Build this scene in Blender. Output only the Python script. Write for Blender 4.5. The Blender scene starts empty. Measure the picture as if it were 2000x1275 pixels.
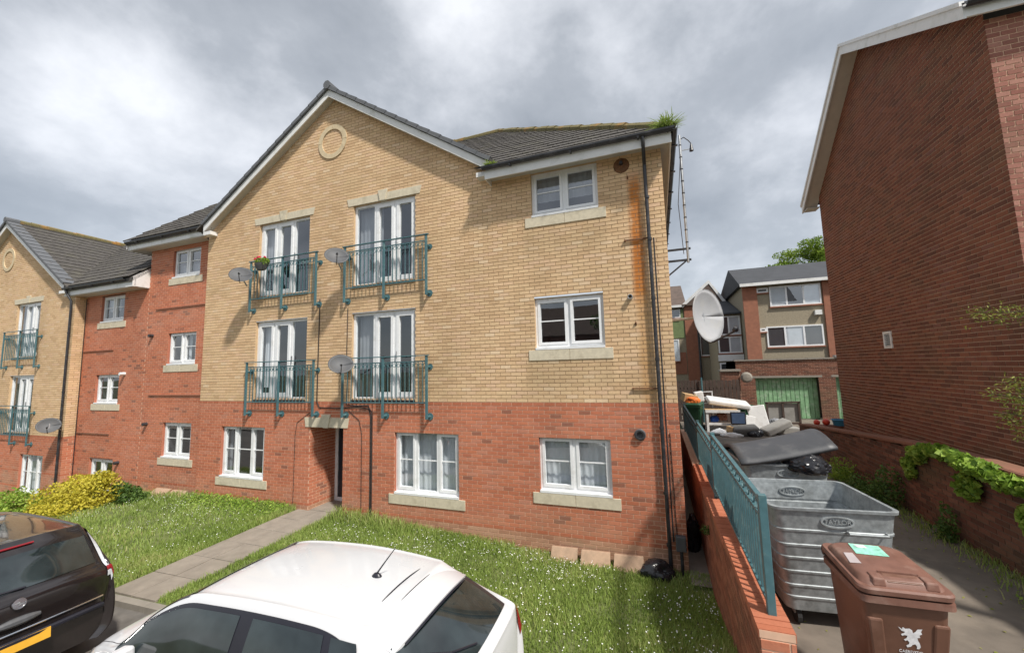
import bpy, math, random
import numpy as np
from mathutils import Vector, Matrix
R = math.radians
random.seed(7); rng = np.random.default_rng(7)
scene = bpy.context.scene
COL = scene.collection

# ------------------------------------------------------------------ camera
CAM_Z = 3.4
cam_d = bpy.data.cameras.new("camera"); cam = bpy.data.objects.new("camera", cam_d); COL.objects.link(cam)
scene.camera = cam
cam_d.sensor_width = 36.0; cam_d.lens = 36.0 * 777.47 / 2000.0
cam_d.clip_start = 0.05; cam_d.clip_end = 3000
_y, _p, _r = R(19.86), R(6.0009), R(1.494)
cam.matrix_world = (Matrix.Translation((0, 0, CAM_Z)) @ Matrix.Rotation(_y, 4, 'Z')
                    @ Matrix.Rotation(R(90) + _p, 4, 'X') @ Matrix.Rotation(-_r, 4, 'Z'))

# ------------------------------------------------------------------ sky + sun + exposure
SUN_EL, SUN_AZ = R(52), R(57)          # azimuth measured from -Y towards +X
to_sun = Vector((math.sin(SUN_AZ) * math.cos(SUN_EL), -math.cos(SUN_AZ) * math.cos(SUN_EL), math.sin(SUN_EL)))
world = bpy.data.worlds.new("World"); scene.world = world; world.use_nodes = True
wn, wl = world.node_tree.nodes, world.node_tree.links
wn.clear()
w_out = wn.new('ShaderNodeOutputWorld')
sky = wn.new('ShaderNodeTexSky'); sky.sky_type = 'NISHITA'; sky.sun_disc = False
sky.sun_elevation = SUN_EL; sky.sun_rotation = math.atan2(to_sun.x, to_sun.y)
bg_sky = wn.new('ShaderNodeBackground'); bg_sky.inputs['Strength'].default_value = 0.11
wl.new(sky.outputs[0], bg_sky.inputs['Color'])
tc = wn.new('ShaderNodeTexCoord'); mp = wn.new('ShaderNodeMapping')
mp.inputs['Location'].default_value = (-2.1, 0.7, 3.2); mp.inputs['Scale'].default_value = (1.0, 1.0, 1.5)
wl.new(tc.outputs['Generated'], mp.inputs['Vector'])
n1 = wn.new('ShaderNodeTexNoise'); n1.inputs['Scale'].default_value = 1.7; n1.inputs['Detail'].default_value = 10
n1.inputs['Roughness'].default_value = 0.56; n1.inputs['Distortion'].default_value = 0.08
wl.new(mp.outputs[0], n1.inputs['Vector'])
cr = wn.new('ShaderNodeValToRGB'); e = cr.color_ramp.elements
e[0].position = 0.34; e[0].color = (0.265, 0.282, 0.302, 1)
e[1].position = 0.66; e[1].color = (0.78, 0.79, 0.81, 1)
k = e.new(0.47); k.color = (0.375, 0.393, 0.415, 1)
k = e.new(0.56); k.color = (0.57, 0.585, 0.61, 1)
wl.new(n1.outputs['Fac'], cr.inputs['Fac'])
bg_cl = wn.new('ShaderNodeBackground'); bg_cl.inputs['Strength'].default_value = 1.0
wl.new(cr.outputs[0], bg_cl.inputs['Color'])
mxw = wn.new('ShaderNodeMixShader'); mxw.inputs[0].default_value = 0.80
wl.new(bg_sky.outputs[0], mxw.inputs[1]); wl.new(bg_cl.outputs[0], mxw.inputs[2])
wl.new(mxw.outputs[0], w_out.inputs['Surface'])

sun_d = bpy.data.lights.new("sun", 'SUN'); sun_d.energy = 3.3; sun_d.angle = R(3.5); sun_d.color = (1.0, 0.95, 0.87)
sun = bpy.data.objects.new("sun", sun_d); COL.objects.link(sun)
sun.rotation_euler = to_sun.to_track_quat('Z', 'Y').to_euler(); sun.location = (0, 0, 40)
scene.view_settings.view_transform = 'Standard'; scene.view_settings.look = 'None'
scene.view_settings.exposure = 0.58; scene.view_settings.gamma = 1.0
scene.view_settings.use_curve_mapping = False

# ------------------------------------------------------------------ materials
MATS = {}
def new_mat(name):
    m = bpy.data.materials.new(name); m.use_nodes = True
    nt = m.node_tree; b = nt.nodes['Principled BSDF']; MATS[name] = m
    return m, nt, b
def ramp(nt, stops, fac):
    n = nt.nodes.new('ShaderNodeValToRGB'); el = n.color_ramp.elements
    el[0].position, el[0].color = stops[0][0], (*stops[0][1], 1)
    el[1].position, el[1].color = stops[-1][0], (*stops[-1][1], 1)
    for p, c in stops[1:-1]:
        x = el.new(p); x.color = (*c, 1)
    nt.links.new(fac, n.inputs['Fac']); return n.outputs['Color']
def noise(nt, scale, detail=4, rough=0.55, vec=None, dist=0.0):
    n = nt.nodes.new('ShaderNodeTexNoise'); n.inputs['Scale'].default_value = scale
    n.inputs['Detail'].default_value = detail; n.inputs['Roughness'].default_value = rough
    n.inputs['Distortion'].default_value = dist
    if vec is not None: nt.links.new(vec, n.inputs['Vector'])
    return n.outputs['Fac']
def math_n(nt, op, a, b=None, clamp=False):
    n = nt.nodes.new('ShaderNodeMath'); n.operation = op; n.use_clamp = clamp
    for i, v in enumerate((a, b)):
        if v is None: continue
        if isinstance(v, (int, float)): n.inputs[i].default_value = v
        else: nt.links.new(v, n.inputs[i])
    return n.outputs[0]
def mix_c(nt, fac, a, b, mode='MIX'):
    n = nt.nodes.new('ShaderNodeMix'); n.data_type = 'RGBA'; n.blend_type = mode
    for s, v in ((0, fac), (6, a), (7, b)):
        if isinstance(v, (int, float)): n.inputs[s].default_value = v
        elif isinstance(v, tuple): n.inputs[s].default_value = (*v, 1)
        else: nt.links.new(v, n.inputs[s])
    return n.outputs[2]
def position(nt):
    return nt.nodes.new('ShaderNodeNewGeometry').outputs['Position']
def mapped(nt, vec, scale=(1, 1, 1), loc=(0, 0, 0)):
    m = nt.nodes.new('ShaderNodeMapping'); m.inputs['Scale'].default_value = scale; m.inputs['Location'].default_value = loc
    nt.links.new(vec, m.inputs['Vector']); return m.outputs[0]
def bump(nt, b, h, strength=0.3, dist=0.01):
    n = nt.nodes.new('ShaderNodeBump'); n.inputs['Strength'].default_value = strength; n.inputs['Distance'].default_value = dist
    nt.links.new(h, n.inputs['Height']); nt.links.new(n.outputs[0], b.inputs['Normal'])
def simple(name, col, rough=0.6, metal=0.0, var=0.12, nscale=6.0, bscale=60, bstr=0.15, spec=None, coat=0.0, dirt=None, dscale=2.5):
    """base colour with soft tonal variation, fine relief and optional dirt patches"""
    m, nt, b = new_mat(name); P = position(nt)
    f = noise(nt, nscale, 5, 0.6, P)
    dark = tuple(c * (1 - var) for c in col); lite = tuple(min(1, c * (1 + var)) for c in col)
    c = ramp(nt, [(0.3, dark), (0.7, lite)], f)
    if dirt:
        d = noise(nt, dscale, 6, 0.65, P)
        d = math_n(nt, 'MULTIPLY', math_n(nt, 'SUBTRACT', d, 0.52), 5.0, True)
        c = mix_c(nt, math_n(nt, 'MULTIPLY', d, 0.75), c, dirt)
    nt.links.new(c, b.inputs['Base Color'])
    rr = math_n(nt, 'ADD', math_n(nt, 'MULTIPLY', math_n(nt, 'SUBTRACT', f, 0.5), 0.25), rough, True)
    nt.links.new(rr, b.inputs['Roughness'])
    b.inputs['Metallic'].default_value = metal
    if spec is not None: b.inputs['Specular IOR Level'].default_value = spec
    if coat: b.inputs['Coat Weight'].default_value = coat; b.inputs['Coat Roughness'].default_value = 0.04
    if bstr: bump(nt, b, noise(nt, bscale, 3, 0.6, P), bstr, 0.004)
    return m
def attr_col(nt, name='bc'):
    a = nt.nodes.new('ShaderNodeAttribute'); a.attribute_name = name; return a
def box_mask(nt, P, axis, lo, hi, soft):
    s = nt.nodes.new('ShaderNodeSeparateXYZ'); nt.links.new(P, s.inputs[0]); v = s.outputs[axis]
    a = math_n(nt, 'MULTIPLY', math_n(nt, 'SUBTRACT', v, lo), 1.0 / soft, True)
    b = math_n(nt, 'MULTIPLY', math_n(nt, 'SUBTRACT', hi, v), 1.0 / soft, True)
    return math_n(nt, 'MULTIPLY', a, b)
def brick_mat(name, stops, stain=None, rust=False, splash=None, batch=0.7):
    """colour per brick: attribute bc on joined brickwork + object colour on single bricks"""
    m, nt, b = new_mat(name); P = position(nt)
    a = attr_col(nt); oi = nt.nodes.new('ShaderNodeObjectInfo')
    sp = nt.nodes.new('ShaderNodeSeparateColor'); nt.links.new(oi.outputs['Color'], sp.inputs[0])
    v = math_n(nt, 'ADD', a.outputs['Fac'], sp.outputs[0])
    c = ramp(nt, stops, v)
    f = noise(nt, 30, 5, 0.7, P)
    c = mix_c(nt, 0.5, c, ramp(nt, [(0.3, (0.72, 0.70, 0.68)), (0.7, (1.12, 1.1, 1.08))], f), 'MULTIPLY')
    g = noise(nt, 0.55, 5, 0.6, mapped(nt, P, (1, 1, 0.55)))
    c = mix_c(nt, batch, c, ramp(nt, [(0.32, (0.80, 0.79, 0.77)), (0.62, (1.06, 1.05, 1.04))], g), 'MULTIPLY')
    if stain:   # pale bloom low down and damp streaks with their own shape
        h = noise(nt, 1.1, 6, 0.65, mapped(nt, P, (0.6, 0.6, 1.5), (3, 0, 1)))
        msk = math_n(nt, 'MULTIPLY', math_n(nt, 'MULTIPLY', math_n(nt, 'SUBTRACT', h, 0.5), 4.0, True), stain[1])
        c = mix_c(nt, msk, c, stain[0])
    if splash:
        mk = math_n(nt, 'MULTIPLY', box_mask(nt, P, 2, -3.0, 0.75, 0.7), math_n(nt, 'MULTIPLY', math_n(nt, 'SUBTRACT', noise(nt, 1.9, 6, 0.7, P), 0.36), 4.0, True))
        c = mix_c(nt, math_n(nt, 'MULTIPLY', mk, 0.55), c, splash)
    if rust:
        def streak(x0, x1, z0, z1, amt, col):
            mk = math_n(nt, 'MULTIPLY', box_mask(nt, P, 0, x0, x1, 0.10), box_mask(nt, P, 2, z0, z1, 0.35))
            n = math_n(nt, 'MULTIPLY', math_n(nt, 'ADD', noise(nt, 4.0, 5, 0.6, mapped(nt, P, (2.6, 2.6, 0.35))), noise(nt, 9.0, 4, 0.7, P)), 0.5)
            mk = math_n(nt, 'MULTIPLY', mk, math_n(nt, 'MULTIPLY', math_n(nt, 'SUBTRACT', n, 0.27), 5.0, True))
            return mix_c(nt, math_n(nt, 'MULTIPLY', mk, amt), c, col)
        c = streak(-0.38, -0.06, 4.4, 7.15, 0.95, (0.50, 0.18, 0.04))
        c = streak(-0.30, -0.06, 5.0, 6.0, 0.8, (0.42, 0.14, 0.03))
        c = streak(-0.34, -0.02, 2.3, 4.9, 0.55, (0.48, 0.25, 0.08))
        c = streak(-0.46, 0.0, 2.86, 3.06, 1.0, (0.28, 0.10, 0.03))
        for zz in (3.56, 6.26): c = streak(-2.50, -0.72, zz - 0.75, zz + 0.2, 0.33, (0.36, 0.27, 0.15))
        for xx in (-9.17, -5.97): c = streak(xx - 1.2, xx + 1.2, 4.75, 5.5, 0.28, (0.38, 0.28, 0.16))
    nt.links.new(c, b.inputs['Base Color']); b.inputs['Roughness'].default_value = 0.88
    b.inputs['Specular IOR Level'].default_value = 0.25
    bump(nt, b, noise(nt, 90, 4, 0.7, P), 0.35, 0.004)
    return m
brick_mat('brick_buff', [(0.0, (0.62, 0.425, 0.25)), (0.35, (0.71, 0.50, 0.30)), (0.65, (0.75, 0.545, 0.33)), (0.9, (0.72, 0.50, 0.325)), (1.0, (0.79, 0.61, 0.41))],
          stain=((0.40, 0.30, 0.16), 0.35), rust=True)
brick_mat('brick_red', [(0.0, (0.30, 0.13, 0.09)), (0.03, (0.34, 0.14, 0.09)), (0.06, (0.49, 0.17, 0.10)), (0.5, (0.54, 0.19, 0.105)), (0.8, (0.58, 0.215, 0.125)), (1.0, (0.53, 0.225, 0.15))],
          stain=((0.52, 0.33, 0.25), 0.30), splash=(0.40, 0.30, 0.21))
brick_mat('brick_orange', [(0.0, (0.46, 0.155, 0.085)), (1.0, (0.52, 0.19, 0.11))])
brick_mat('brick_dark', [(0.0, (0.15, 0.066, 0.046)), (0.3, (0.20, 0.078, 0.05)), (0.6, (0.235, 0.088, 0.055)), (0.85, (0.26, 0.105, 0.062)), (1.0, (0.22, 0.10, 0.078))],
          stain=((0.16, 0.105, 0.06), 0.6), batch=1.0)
brick_mat('brick_weathered_shaded', [(0.0, (0.24, 0.095, 0.06)), (0.5, (0.34, 0.125, 0.075)), (1.0, (0.42, 0.165, 0.10))], stain=((0.17, 0.12, 0.075), 0.6))  # stained brick, base colour also darkened as shade for the side facing from the sun
brick_mat('brick_mossy', [(0.0, (0.12, 0.06, 0.045)), (0.5, (0.20, 0.085, 0.058)), (1.0, (0.26, 0.125, 0.085))],
          stain=((0.12, 0.105, 0.06), 0.8))
simple('mortar_buff', (0.37, 0.255, 0.155), 0.95, var=0.15)
simple('mortar_red', (0.66, 0.43, 0.30), 0.95, var=0.15)
simple('mortar_dark', (0.42, 0.29, 0.21), 0.95, var=0.2)
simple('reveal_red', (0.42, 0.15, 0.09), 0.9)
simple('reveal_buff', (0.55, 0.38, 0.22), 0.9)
simple('mortar_moss', (0.17, 0.125, 0.09), 0.95, var=0.2)
simple('stone_buff', (0.60, 0.49, 0.32), 0.85, var=0.10, nscale=14, dirt=(0.45, 0.36, 0.23), dscale=3.0)
brick_mat('brick_pier', [(0.0, (0.27, 0.11, 0.085)), (0.5, (0.36, 0.155, 0.12)), (1.0, (0.45, 0.23, 0.18))], stain=((0.30, 0.22, 0.16), 0.4))
simple('stone', (0.60, 0.535, 0.405), 0.85, var=0.10, nscale=14, dirt=(0.38, 0.33, 0.235), dscale=3.0)
simple('upvc', (0.80, 0.81, 0.82), 0.32, var=0.03, bstr=0.03, dirt=(0.62, 0.62, 0.60), dscale=5)
simple('fascia_white', (0.76, 0.76, 0.75), 0.45, var=0.04, bstr=0.04, dirt=(0.50, 0.50, 0.45), dscale=3)
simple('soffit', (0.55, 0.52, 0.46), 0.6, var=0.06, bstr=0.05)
simple('tile', (0.075, 0.068, 0.062), 0.9, var=0.35, nscale=9, bscale=70, bstr=0.4, dirt=(0.105, 0.098, 0.07), dscale=2.0)
simple('tile_moss', (0.16, 0.135, 0.06), 0.95, var=0.4, nscale=22, bscale=60, bstr=0.8, dirt=(0.42, 0.19, 0.04), dscale=2.2)
simple('verge', (0.12, 0.125, 0.135), 0.7, var=0.1, nscale=8)
simple('slate_roof', (0.05, 0.053, 0.06), 0.8, var=0.2, nscale=2)
simple('tile_brown', (0.11, 0.08, 0.065), 0.9, var=0.25, nscale=3)
simple('teal', (0.062, 0.145, 0.165), 0.45, var=0.14, nscale=12, bstr=0.1, dirt=(0.16, 0.24, 0.23), dscale=7)
simple('black_plastic', (0.028, 0.028, 0.032), 0.38, var=0.2, bstr=0.05, dirt=(0.08, 0.08, 0.085), dscale=6)
simple('cable', (0.03, 0.025, 0.025), 0.6, bstr=0)
simple('dish_grey', (0.085, 0.088, 0.095), 0.6, var=0.12, nscale=10, bstr=0.06, dirt=(0.10, 0.095, 0.09), dscale=6)
simple('dish_white', (0.40, 0.41, 0.43), 0.85, var=0.06, bstr=0.05, dirt=(0.42, 0.42, 0.41), dscale=4)
simple('steel', (0.42, 0.43, 0.44), 0.45, 0.7, var=0.2, nscale=14)
simple('rusty', (0.16, 0.075, 0.035), 0.9, var=0.4, nscale=25)
simple('galvanised', (0.31, 0.335, 0.345), 0.5, 0.35, var=0.28, nscale=17, bscale=30, bstr=0.15, dirt=(0.17, 0.18, 0.175), dscale=3.2)
simple('lid_plastic', (0.062, 0.064, 0.07), 0.5, var=0.15, nscale=4, bstr=0.1, dirt=(0.12, 0.12, 0.12), dscale=4)
simple('bin_brown', (0.145, 0.068, 0.043), 0.42, var=0.12, nscale=5, bscale=180, bstr=0.12, dirt=(0.24, 0.13, 0.095), dscale=3)
simple('bin_lid_brown', (0.19, 0.092, 0.066), 0.5, var=0.18, nscale=9, bscale=180, bstr=0.15, dirt=(0.31, 0.20, 0.16), dscale=5)
simple('sticker_mint', (0.30, 0.66, 0.52), 0.4, var=0.35, nscale=24, bstr=0)
simple('sticker_green', (0.12, 0.60, 0.17), 0.4, var=0.15, nscale=15, bstr=0)
simple('print_white', (0.72, 0.72, 0.74), 0.5, var=0.2, nscale=40, bstr=0)
simple('sticker_grey', (0.46, 0.40, 0.40), 0.55, var=0.08, bstr=0)
simple('bag_black', (0.018, 0.018, 0.021), 0.22, var=0.2, nscale=20, bscale=28, bstr=0.9)
simple('concrete', (0.265, 0.23, 0.19), 0.92, var=0.14, nscale=5, bscale=120, bstr=0.3, dirt=(0.19, 0.17, 0.13), dscale=1.6)
simple('flagstone', (0.42, 0.285, 0.195), 0.92, var=0.14, nscale=9, bscale=140, bstr=0.35, dirt=(0.27, 0.20, 0.14), dscale=3)
simple('asphalt', (0.145, 0.133, 0.12), 0.95, var=0.3, nscale=3, bscale=220, bstr=0.5, dirt=(0.19, 0.17, 0.15), dscale=0.7)
simple('alley_tarmac', (0.165, 0.138, 0.112), 0.95, var=0.3, nscale=2.0, bscale=150, bstr=0.5, dirt=(0.27, 0.225, 0.175), dscale=0.8)
simple('kerb_stone', (0.26, 0.235, 0.20), 0.9, var=0.12)
simple('soil', (0.13, 0.155, 0.05), 0.95, var=0.4, nscale=10, bscale=40, bstr=0.6, dirt=(0.07, 0.11, 0.03), dscale=3)
simple('far_ground', (0.10, 0.11, 0.06), 0.95, var=0.3, nscale=0.3)
simple('tyre', (0.022, 0.022, 0.023), 0.85, var=0.2)
simple('rim', (0.35, 0.36, 0.37), 0.35, 0.8, var=0.05)
simple('trim_black', (0.018, 0.018, 0.026), 0.35, var=0.1, bstr=0)
simple('wood_dark', (0.075, 0.05, 0.04), 0.9, var=0.3, nscale=9)
simple('board_tan', (0.42, 0.27, 0.13), 0.8, var=0.15)
simple('panel_blue', (0.05, 0.085, 0.16), 0.5, var=0.2)
simple('plastic_blue', (0.02, 0.09, 0.42), 0.4, bstr=0)
simple('plastic_red', (0.62, 0.06, 0.03), 0.4, bstr=0)
simple('plastic_orange', (0.70, 0.17, 0.03), 0.4, bstr=0)
simple('plastic_sky', (0.05, 0.26, 0.45), 0.4, bstr=0)
simple('bin_green', (0.02, 0.07, 0.035), 0.45, var=0.15)
simple('white_goods', (0.74, 0.74, 0.73), 0.3, var=0.04, bstr=0.02, dirt=(0.45, 0.42, 0.38), dscale=4)
simple('grey_foam', (0.30, 0.29, 0.27), 0.85, var=0.1, dirt=(0.2, 0.19, 0.17))
simple('dark_foam', (0.10, 0.098, 0.095), 0.85, var=0.15)
simple('garage_green', (0.20, 0.37, 0.20), 0.6, var=0.3, nscale=6, bstr=0.1, dirt=(0.50, 0.56, 0.47), dscale=5.0)
simple('panel_olive', (0.16, 0.21, 0.09), 0.8, var=0.12)
simple('hung_tile', (0.31, 0.265, 0.19), 0.9, var=0.2, nscale=14, bscale=18, bstr=0.6)
simple('terracotta', (0.30, 0.125, 0.075), 0.85, var=0.15)
simple('door_navy', (0.018, 0.03, 0.042), 0.4, var=0.2, bstr=0.04)
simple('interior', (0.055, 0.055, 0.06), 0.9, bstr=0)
simple('curtain', (0.62, 0.64, 0.67), 0.9, var=0.08, nscale=3)
simple('curtain_grey', (0.27, 0.28, 0.30), 0.9, var=0.1, nscale=3)
simple('bark', (0.10, 0.075, 0.05), 0.95, var=0.3, nscale=18, bscale=30, bstr=0.8)
simple('chrome', (0.72, 0.73, 0.74), 0.15, 1.0, var=0.05, bstr=0)
simple('lamp_red', (0.26, 0.012, 0.018), 0.12, var=0.2, bstr=0, coat=0.6)
simple('lamp_clear', (0.55, 0.57, 0.6), 0.1, var=0.15, nscale=30, bstr=0, coat=0.6)
simple('plate_yellow', (0.74, 0.40, 0.04), 0.45, var=0.1, nscale=5, bstr=0)
simple('paint_white', (0.64, 0.645, 0.66), 0.30, var=0.012, nscale=2, bstr=0, coat=0.6)
simple('paint_black', (0.016, 0.012, 0.012), 0.2, var=0.1, nscale=2, bstr=0, coat=1.0, dirt=(0.035, 0.03, 0.028), dscale=3)
simple('petal_red', (0.62, 0.03, 0.07), 0.7, bstr=0)
simple('daisy_white', (0.80, 0.80, 0.76), 0.8, var=0.05, bstr=0)
def glass_mat(name, tint, ior, rough=0.015):
    m, nt, b = new_mat(name); nt.nodes.remove(b)
    out = [n for n in nt.nodes if n.type == 'OUTPUT_MATERIAL'][0]
    tr = nt.nodes.new('ShaderNodeBsdfTransparent'); tr.inputs[0].default_value = (*tint, 1)
    gl = nt.nodes.new('ShaderNodeBsdfGlossy'); gl.inputs['Roughness'].default_value = rough
    gl.inputs['Color'].default_value = (0.95, 0.97, 1, 1)
    fr = nt.nodes.new('ShaderNodeFresnel'); fr.inputs['IOR'].default_value = ior
    bp = nt.nodes.new('ShaderNodeBump'); bp.inputs['Strength'].default_value = 0.05; bp.inputs['Distance'].default_value = 0.02
    nt.links.new(noise(nt, 1.7, 2, 0.5, position(nt)), bp.inputs['Height']); nt.links.new(bp.outputs[0], gl.inputs['Normal'])
    bf_ = nt.nodes.new('ShaderNodeNewGeometry').outputs['Backfacing']
    fac = math_n(nt, 'MULTIPLY', fr.outputs[0], math_n(nt, 'SUBTRACT', 1.0, bf_))
    mx = nt.nodes.new('ShaderNodeMixShader'); nt.links.new(fac, mx.inputs[0])
    nt.links.new(tr.outputs[0], mx.inputs[1]); nt.links.new(gl.outputs[0], mx.inputs[2]); nt.links.new(mx.outputs[0], out.inputs['Surface'])
    return m
glass_mat('glass', (0.88, 0.91, 0.93), 2.5)
m_, nt_, b_ = new_mat('car_glass')
b_.inputs['Base Color'].default_value = (0.012, 0.02, 0.022, 1); b_.inputs['Roughness'].default_value = 0.04
b_.inputs['Specular IOR Level'].default_value = 0.8; b_.inputs['IOR'].default_value = 1.6
nt_.links.new(ramp(nt_, [(0.35, (0.008, 0.012, 0.013)), (0.7, (0.03, 0.042, 0.045))], noise(nt_, 2.2, 3, 0.6, position(nt_))), b_.inputs['Base Color'])
def leaf_mat(name, stops, trans=0.35):
    m, nt, b = new_mat(name); a = attr_col(nt)
    c = ramp(nt, stops, a.outputs['Fac']); nt.links.new(c, b.inputs['Base Color'])
    b.inputs['Roughness'].default_value = 0.55; b.inputs['Specular IOR Level'].default_value = 0.35
    out = [n for n in nt.nodes if n.type == 'OUTPUT_MATERIAL'][0]
    t = nt.nodes.new('ShaderNodeBsdfTranslucent'); nt.links.new(c, t.inputs['Color'])
    mx = nt.nodes.new('ShaderNodeMixShader'); mx.inputs[0].default_value = trans
    nt.links.new(b.outputs[0], mx.inputs[1]); nt.links.new(t.outputs[0], mx.inputs[2]); nt.links.new(mx.outputs[0], out.inputs['Surface'])
    return m
leaf_mat('grass', [(0.0, (0.16, 0.235, 0.05)), (0.5, (0.29, 0.395, 0.09)), (0.85, (0.39, 0.465, 0.145)), (1.0, (0.52, 0.48, 0.23))])
leaf_mat('leaf_green', [(0.0, (0.045, 0.09, 0.02)), (0.6, (0.09, 0.17, 0.035)), (1.0, (0.17, 0.27, 0.06))])
leaf_mat('leaf_gold', [(0.0, (0.22, 0.26, 0.035)), (0.4, (0.52, 0.46, 0.045)), (1.0, (0.70, 0.60, 0.08))])
leaf_mat('leaf_lime', [(0.0, (0.10, 0.19, 0.025)), (0.5, (0.24, 0.38, 0.045)), (1.0, (0.42, 0.54, 0.10))])
leaf_mat('leaf_tree', [(0.0, (0.10, 0.17, 0.02)), (0.5, (0.20, 0.30, 0.035)), (1.0, (0.33, 0.42, 0.06))])
leaf_mat('leaf_conifer', [(0.0, (0.09, 0.13, 0.025)), (0.5, (0.20, 0.24, 0.04)), (1.0, (0.38, 0.38, 0.08))])

# ------------------------------------------------------------------ mesh helpers
class MB:
    def __init__(s): s.v = []; s.f = []
    def quad(s, a, b, c, d):
        n = len(s.v); s.v += [tuple(a), tuple(b), tuple(c), tuple(d)]; s.f.append((n, n + 1, n + 2, n + 3)); return s
    def poly(s, pts):
        n = len(s.v); s.v += [tuple(p) for p in pts]; s.f.append(tuple(range(n, n + len(pts)))); return s
    def hexa(s, p):      # p: 8 points, bottom ring 0-3, top ring 4-7
        n = len(s.v); s.v += [tuple(q) for q in p]
        for q in ((3, 2, 1, 0), (4, 5, 6, 7), (0, 1, 5, 4), (1, 2, 6, 5), (2, 3, 7, 6), (3, 0, 4, 7)):
            s.f.append(tuple(n + i for i in q))
        return s
    def box(s, x0, x1, y0, y1, z0, z1):
        return s.hexa([(x0, y0, z0), (x1, y0, z0), (x1, y1, z0), (x0, y1, z0), (x0, y0, z1), (x1, y0, z1), (x1, y1, z1), (x0, y1, z1)])
    def extrude(s, pts, vec):
        n = len(s.v); m = len(pts); vec = Vector(vec)
        s.v += [tuple(p) for p in pts] + [tuple(Vector(p) + vec) for p in pts]
        s.f.append(tuple(range(n, n + m))); s.f.append(tuple(range(n + 2 * m - 1, n + m - 1, -1)))
        for i in range(m):
            j = (i + 1) % m; s.f.append((n + i, n + m + i, n + m + j, n + j))
        return s
    def tube(s, pts, r, seg=8, cap=True):
        pts = [Vector(p) for p in pts]; rs = r if isinstance(r, (list, tuple)) else [r] * len(pts)
        n0 = len(s.v); ref = None
        for i, p in enumerate(pts):
            d = (pts[min(i + 1, len(pts) - 1)] - pts[max(i - 1, 0)]).normalized()
            if ref is None: ref = Vector((0, 0, 1)) if abs(d.z) < 0.9 else Vector((1, 0, 0))
            a = (ref - d * ref.dot(d)).normalized(); b = d.cross(a); ref = a
            for k in range(seg):
                t = 2 * math.pi * (k + 0.5) / seg; s.v.append(tuple(p + (a * math.cos(t) + b * math.sin(t)) * rs[i]))
        for i in range(len(pts) - 1):
            for k in range(seg):
                k2 = (k + 1) % seg; o = n0 + i * seg
                s.f.append((o + k, o + k2, o + seg + k2, o + seg + k))
        if cap:
            s.f.append(tuple(range(n0 + seg - 1, n0 - 1, -1))); o = n0 + (len(pts) - 1) * seg; s.f.append(tuple(range(o, o + seg)))
        return s
    def bar(s, a, b, w, d=None):   # rectangular bar between points (w horizontal, d the other way)
        d = w if d is None else d; a, b = Vector(a), Vector(b); t = (b - a).normalized()
        up = Vector((0, 0, 1)) if abs(t.z) < 0.9 else Vector((0, -1, 0))
        sx = t.cross(up).normalized() * w / 2; sy = sx.cross(t).normalized() * d / 2
        return s.hexa([a - sx - sy, a + sx - sy, a + sx + sy, a - sx + sy, b - sx - sy, b + sx - sy, b + sx + sy, b - sx + sy])
    def grid(s, P, flip=False):    # P[i][j] points
        n = len(s.v); a, b = len(P), len(P[0])
        for row in P: s.v += [tuple(p) for p in row]
        for i in range(a - 1):
            for j in range(b - 1):
                q = (n + i * b + j, n + i * b + j + 1, n + (i + 1) * b + j + 1, n + (i + 1) * b + j)
                s.f.append(q[::-1] if flip else q)
        return s
    def mesh(s, name, mat=None, smooth=False):
        me = bpy.data.meshes.new(name); me.from_pydata(s.v, [], s.f); me.update()
        if mat: me.materials.append(MATS[mat])
        if smooth: me.polygons.foreach_set('use_smooth', [True] * len(me.polygons))
        return me
    def build(s, name, mat, parent=None, smooth=False, bevel=0.0):
        o = link(name, s.mesh(name, mat, smooth), parent)
        if bevel:
            md = o.modifiers.new('bevel', 'BEVEL'); md.width = bevel; md.segments = 2; md.limit_method = 'ANGLE'; md.angle_limit = R(35)
        return o
def link(name, me, parent=None):
    o = bpy.data.objects.new(name, me); COL.objects.link(o)
    if parent is not None:
        o.parent = parent; o.matrix_parent_inverse = parent_inv(parent)
    return o
_inv = {}
def world_of(o):
    m = Matrix.LocRotScale(o.location, o.rotation_euler, o.scale)
    return (world_of(o.parent) @ o.matrix_parent_inverse @ m) if o.parent else m
def parent_inv(p):
    return world_of(p).inverted()
def tag(o, label, cat, group=None):
    o['label'] = label; o['category'] = cat
    if group: o['group'] = group
    return o
def thing(name, loc, label, cat, group=None):
    o = bpy.data.objects.new(name, None); COL.objects.link(o); o.location = loc; o.empty_display_size = 0.2
    return tag(o, label, cat, group)
def structure(o): o['kind'] = 'structure'; return o
def stuff(o): o['kind'] = 'stuff'; return o
def shade_auto(o, ang=35):
    me = o.data; me.polygons.foreach_set('use_smooth', [True] * len(me.polygons))
    try: me.set_sharp_from_angle(angle=R(ang))
    except Exception: pass
    return o
def lathe(prof, seg=24, axis='Z'):
    mb = MB(); P = []
    for (r, z) in prof:
        P.append([(r * math.cos(2 * math.pi * k / seg), r * math.sin(2 * math.pi * k / seg), z) for k in range(seg + 1)])
    mb.grid(P, flip=True); return mb
def xform(mb, M):
    mb.v = [tuple(M @ Vector(p)) for p in mb.v]; return mb
def text_mesh(txt, size, depth=0.002, spacing=1.0):
    c = bpy.data.curves.new('lettering', 'FONT'); c.body = txt; c.size = size; c.extrude = depth
    c.align_x = 'CENTER'; c.align_y = 'CENTER'; c.space_character = spacing
    o = bpy.data.objects.new('lettering', c); COL.objects.link(o)
    me = bpy.data.meshes.new_from_object(o.evaluated_get(bpy.context.evaluated_depsgraph_get()))
    bpy.data.objects.remove(o); bpy.data.curves.remove(c)
    return me
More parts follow.
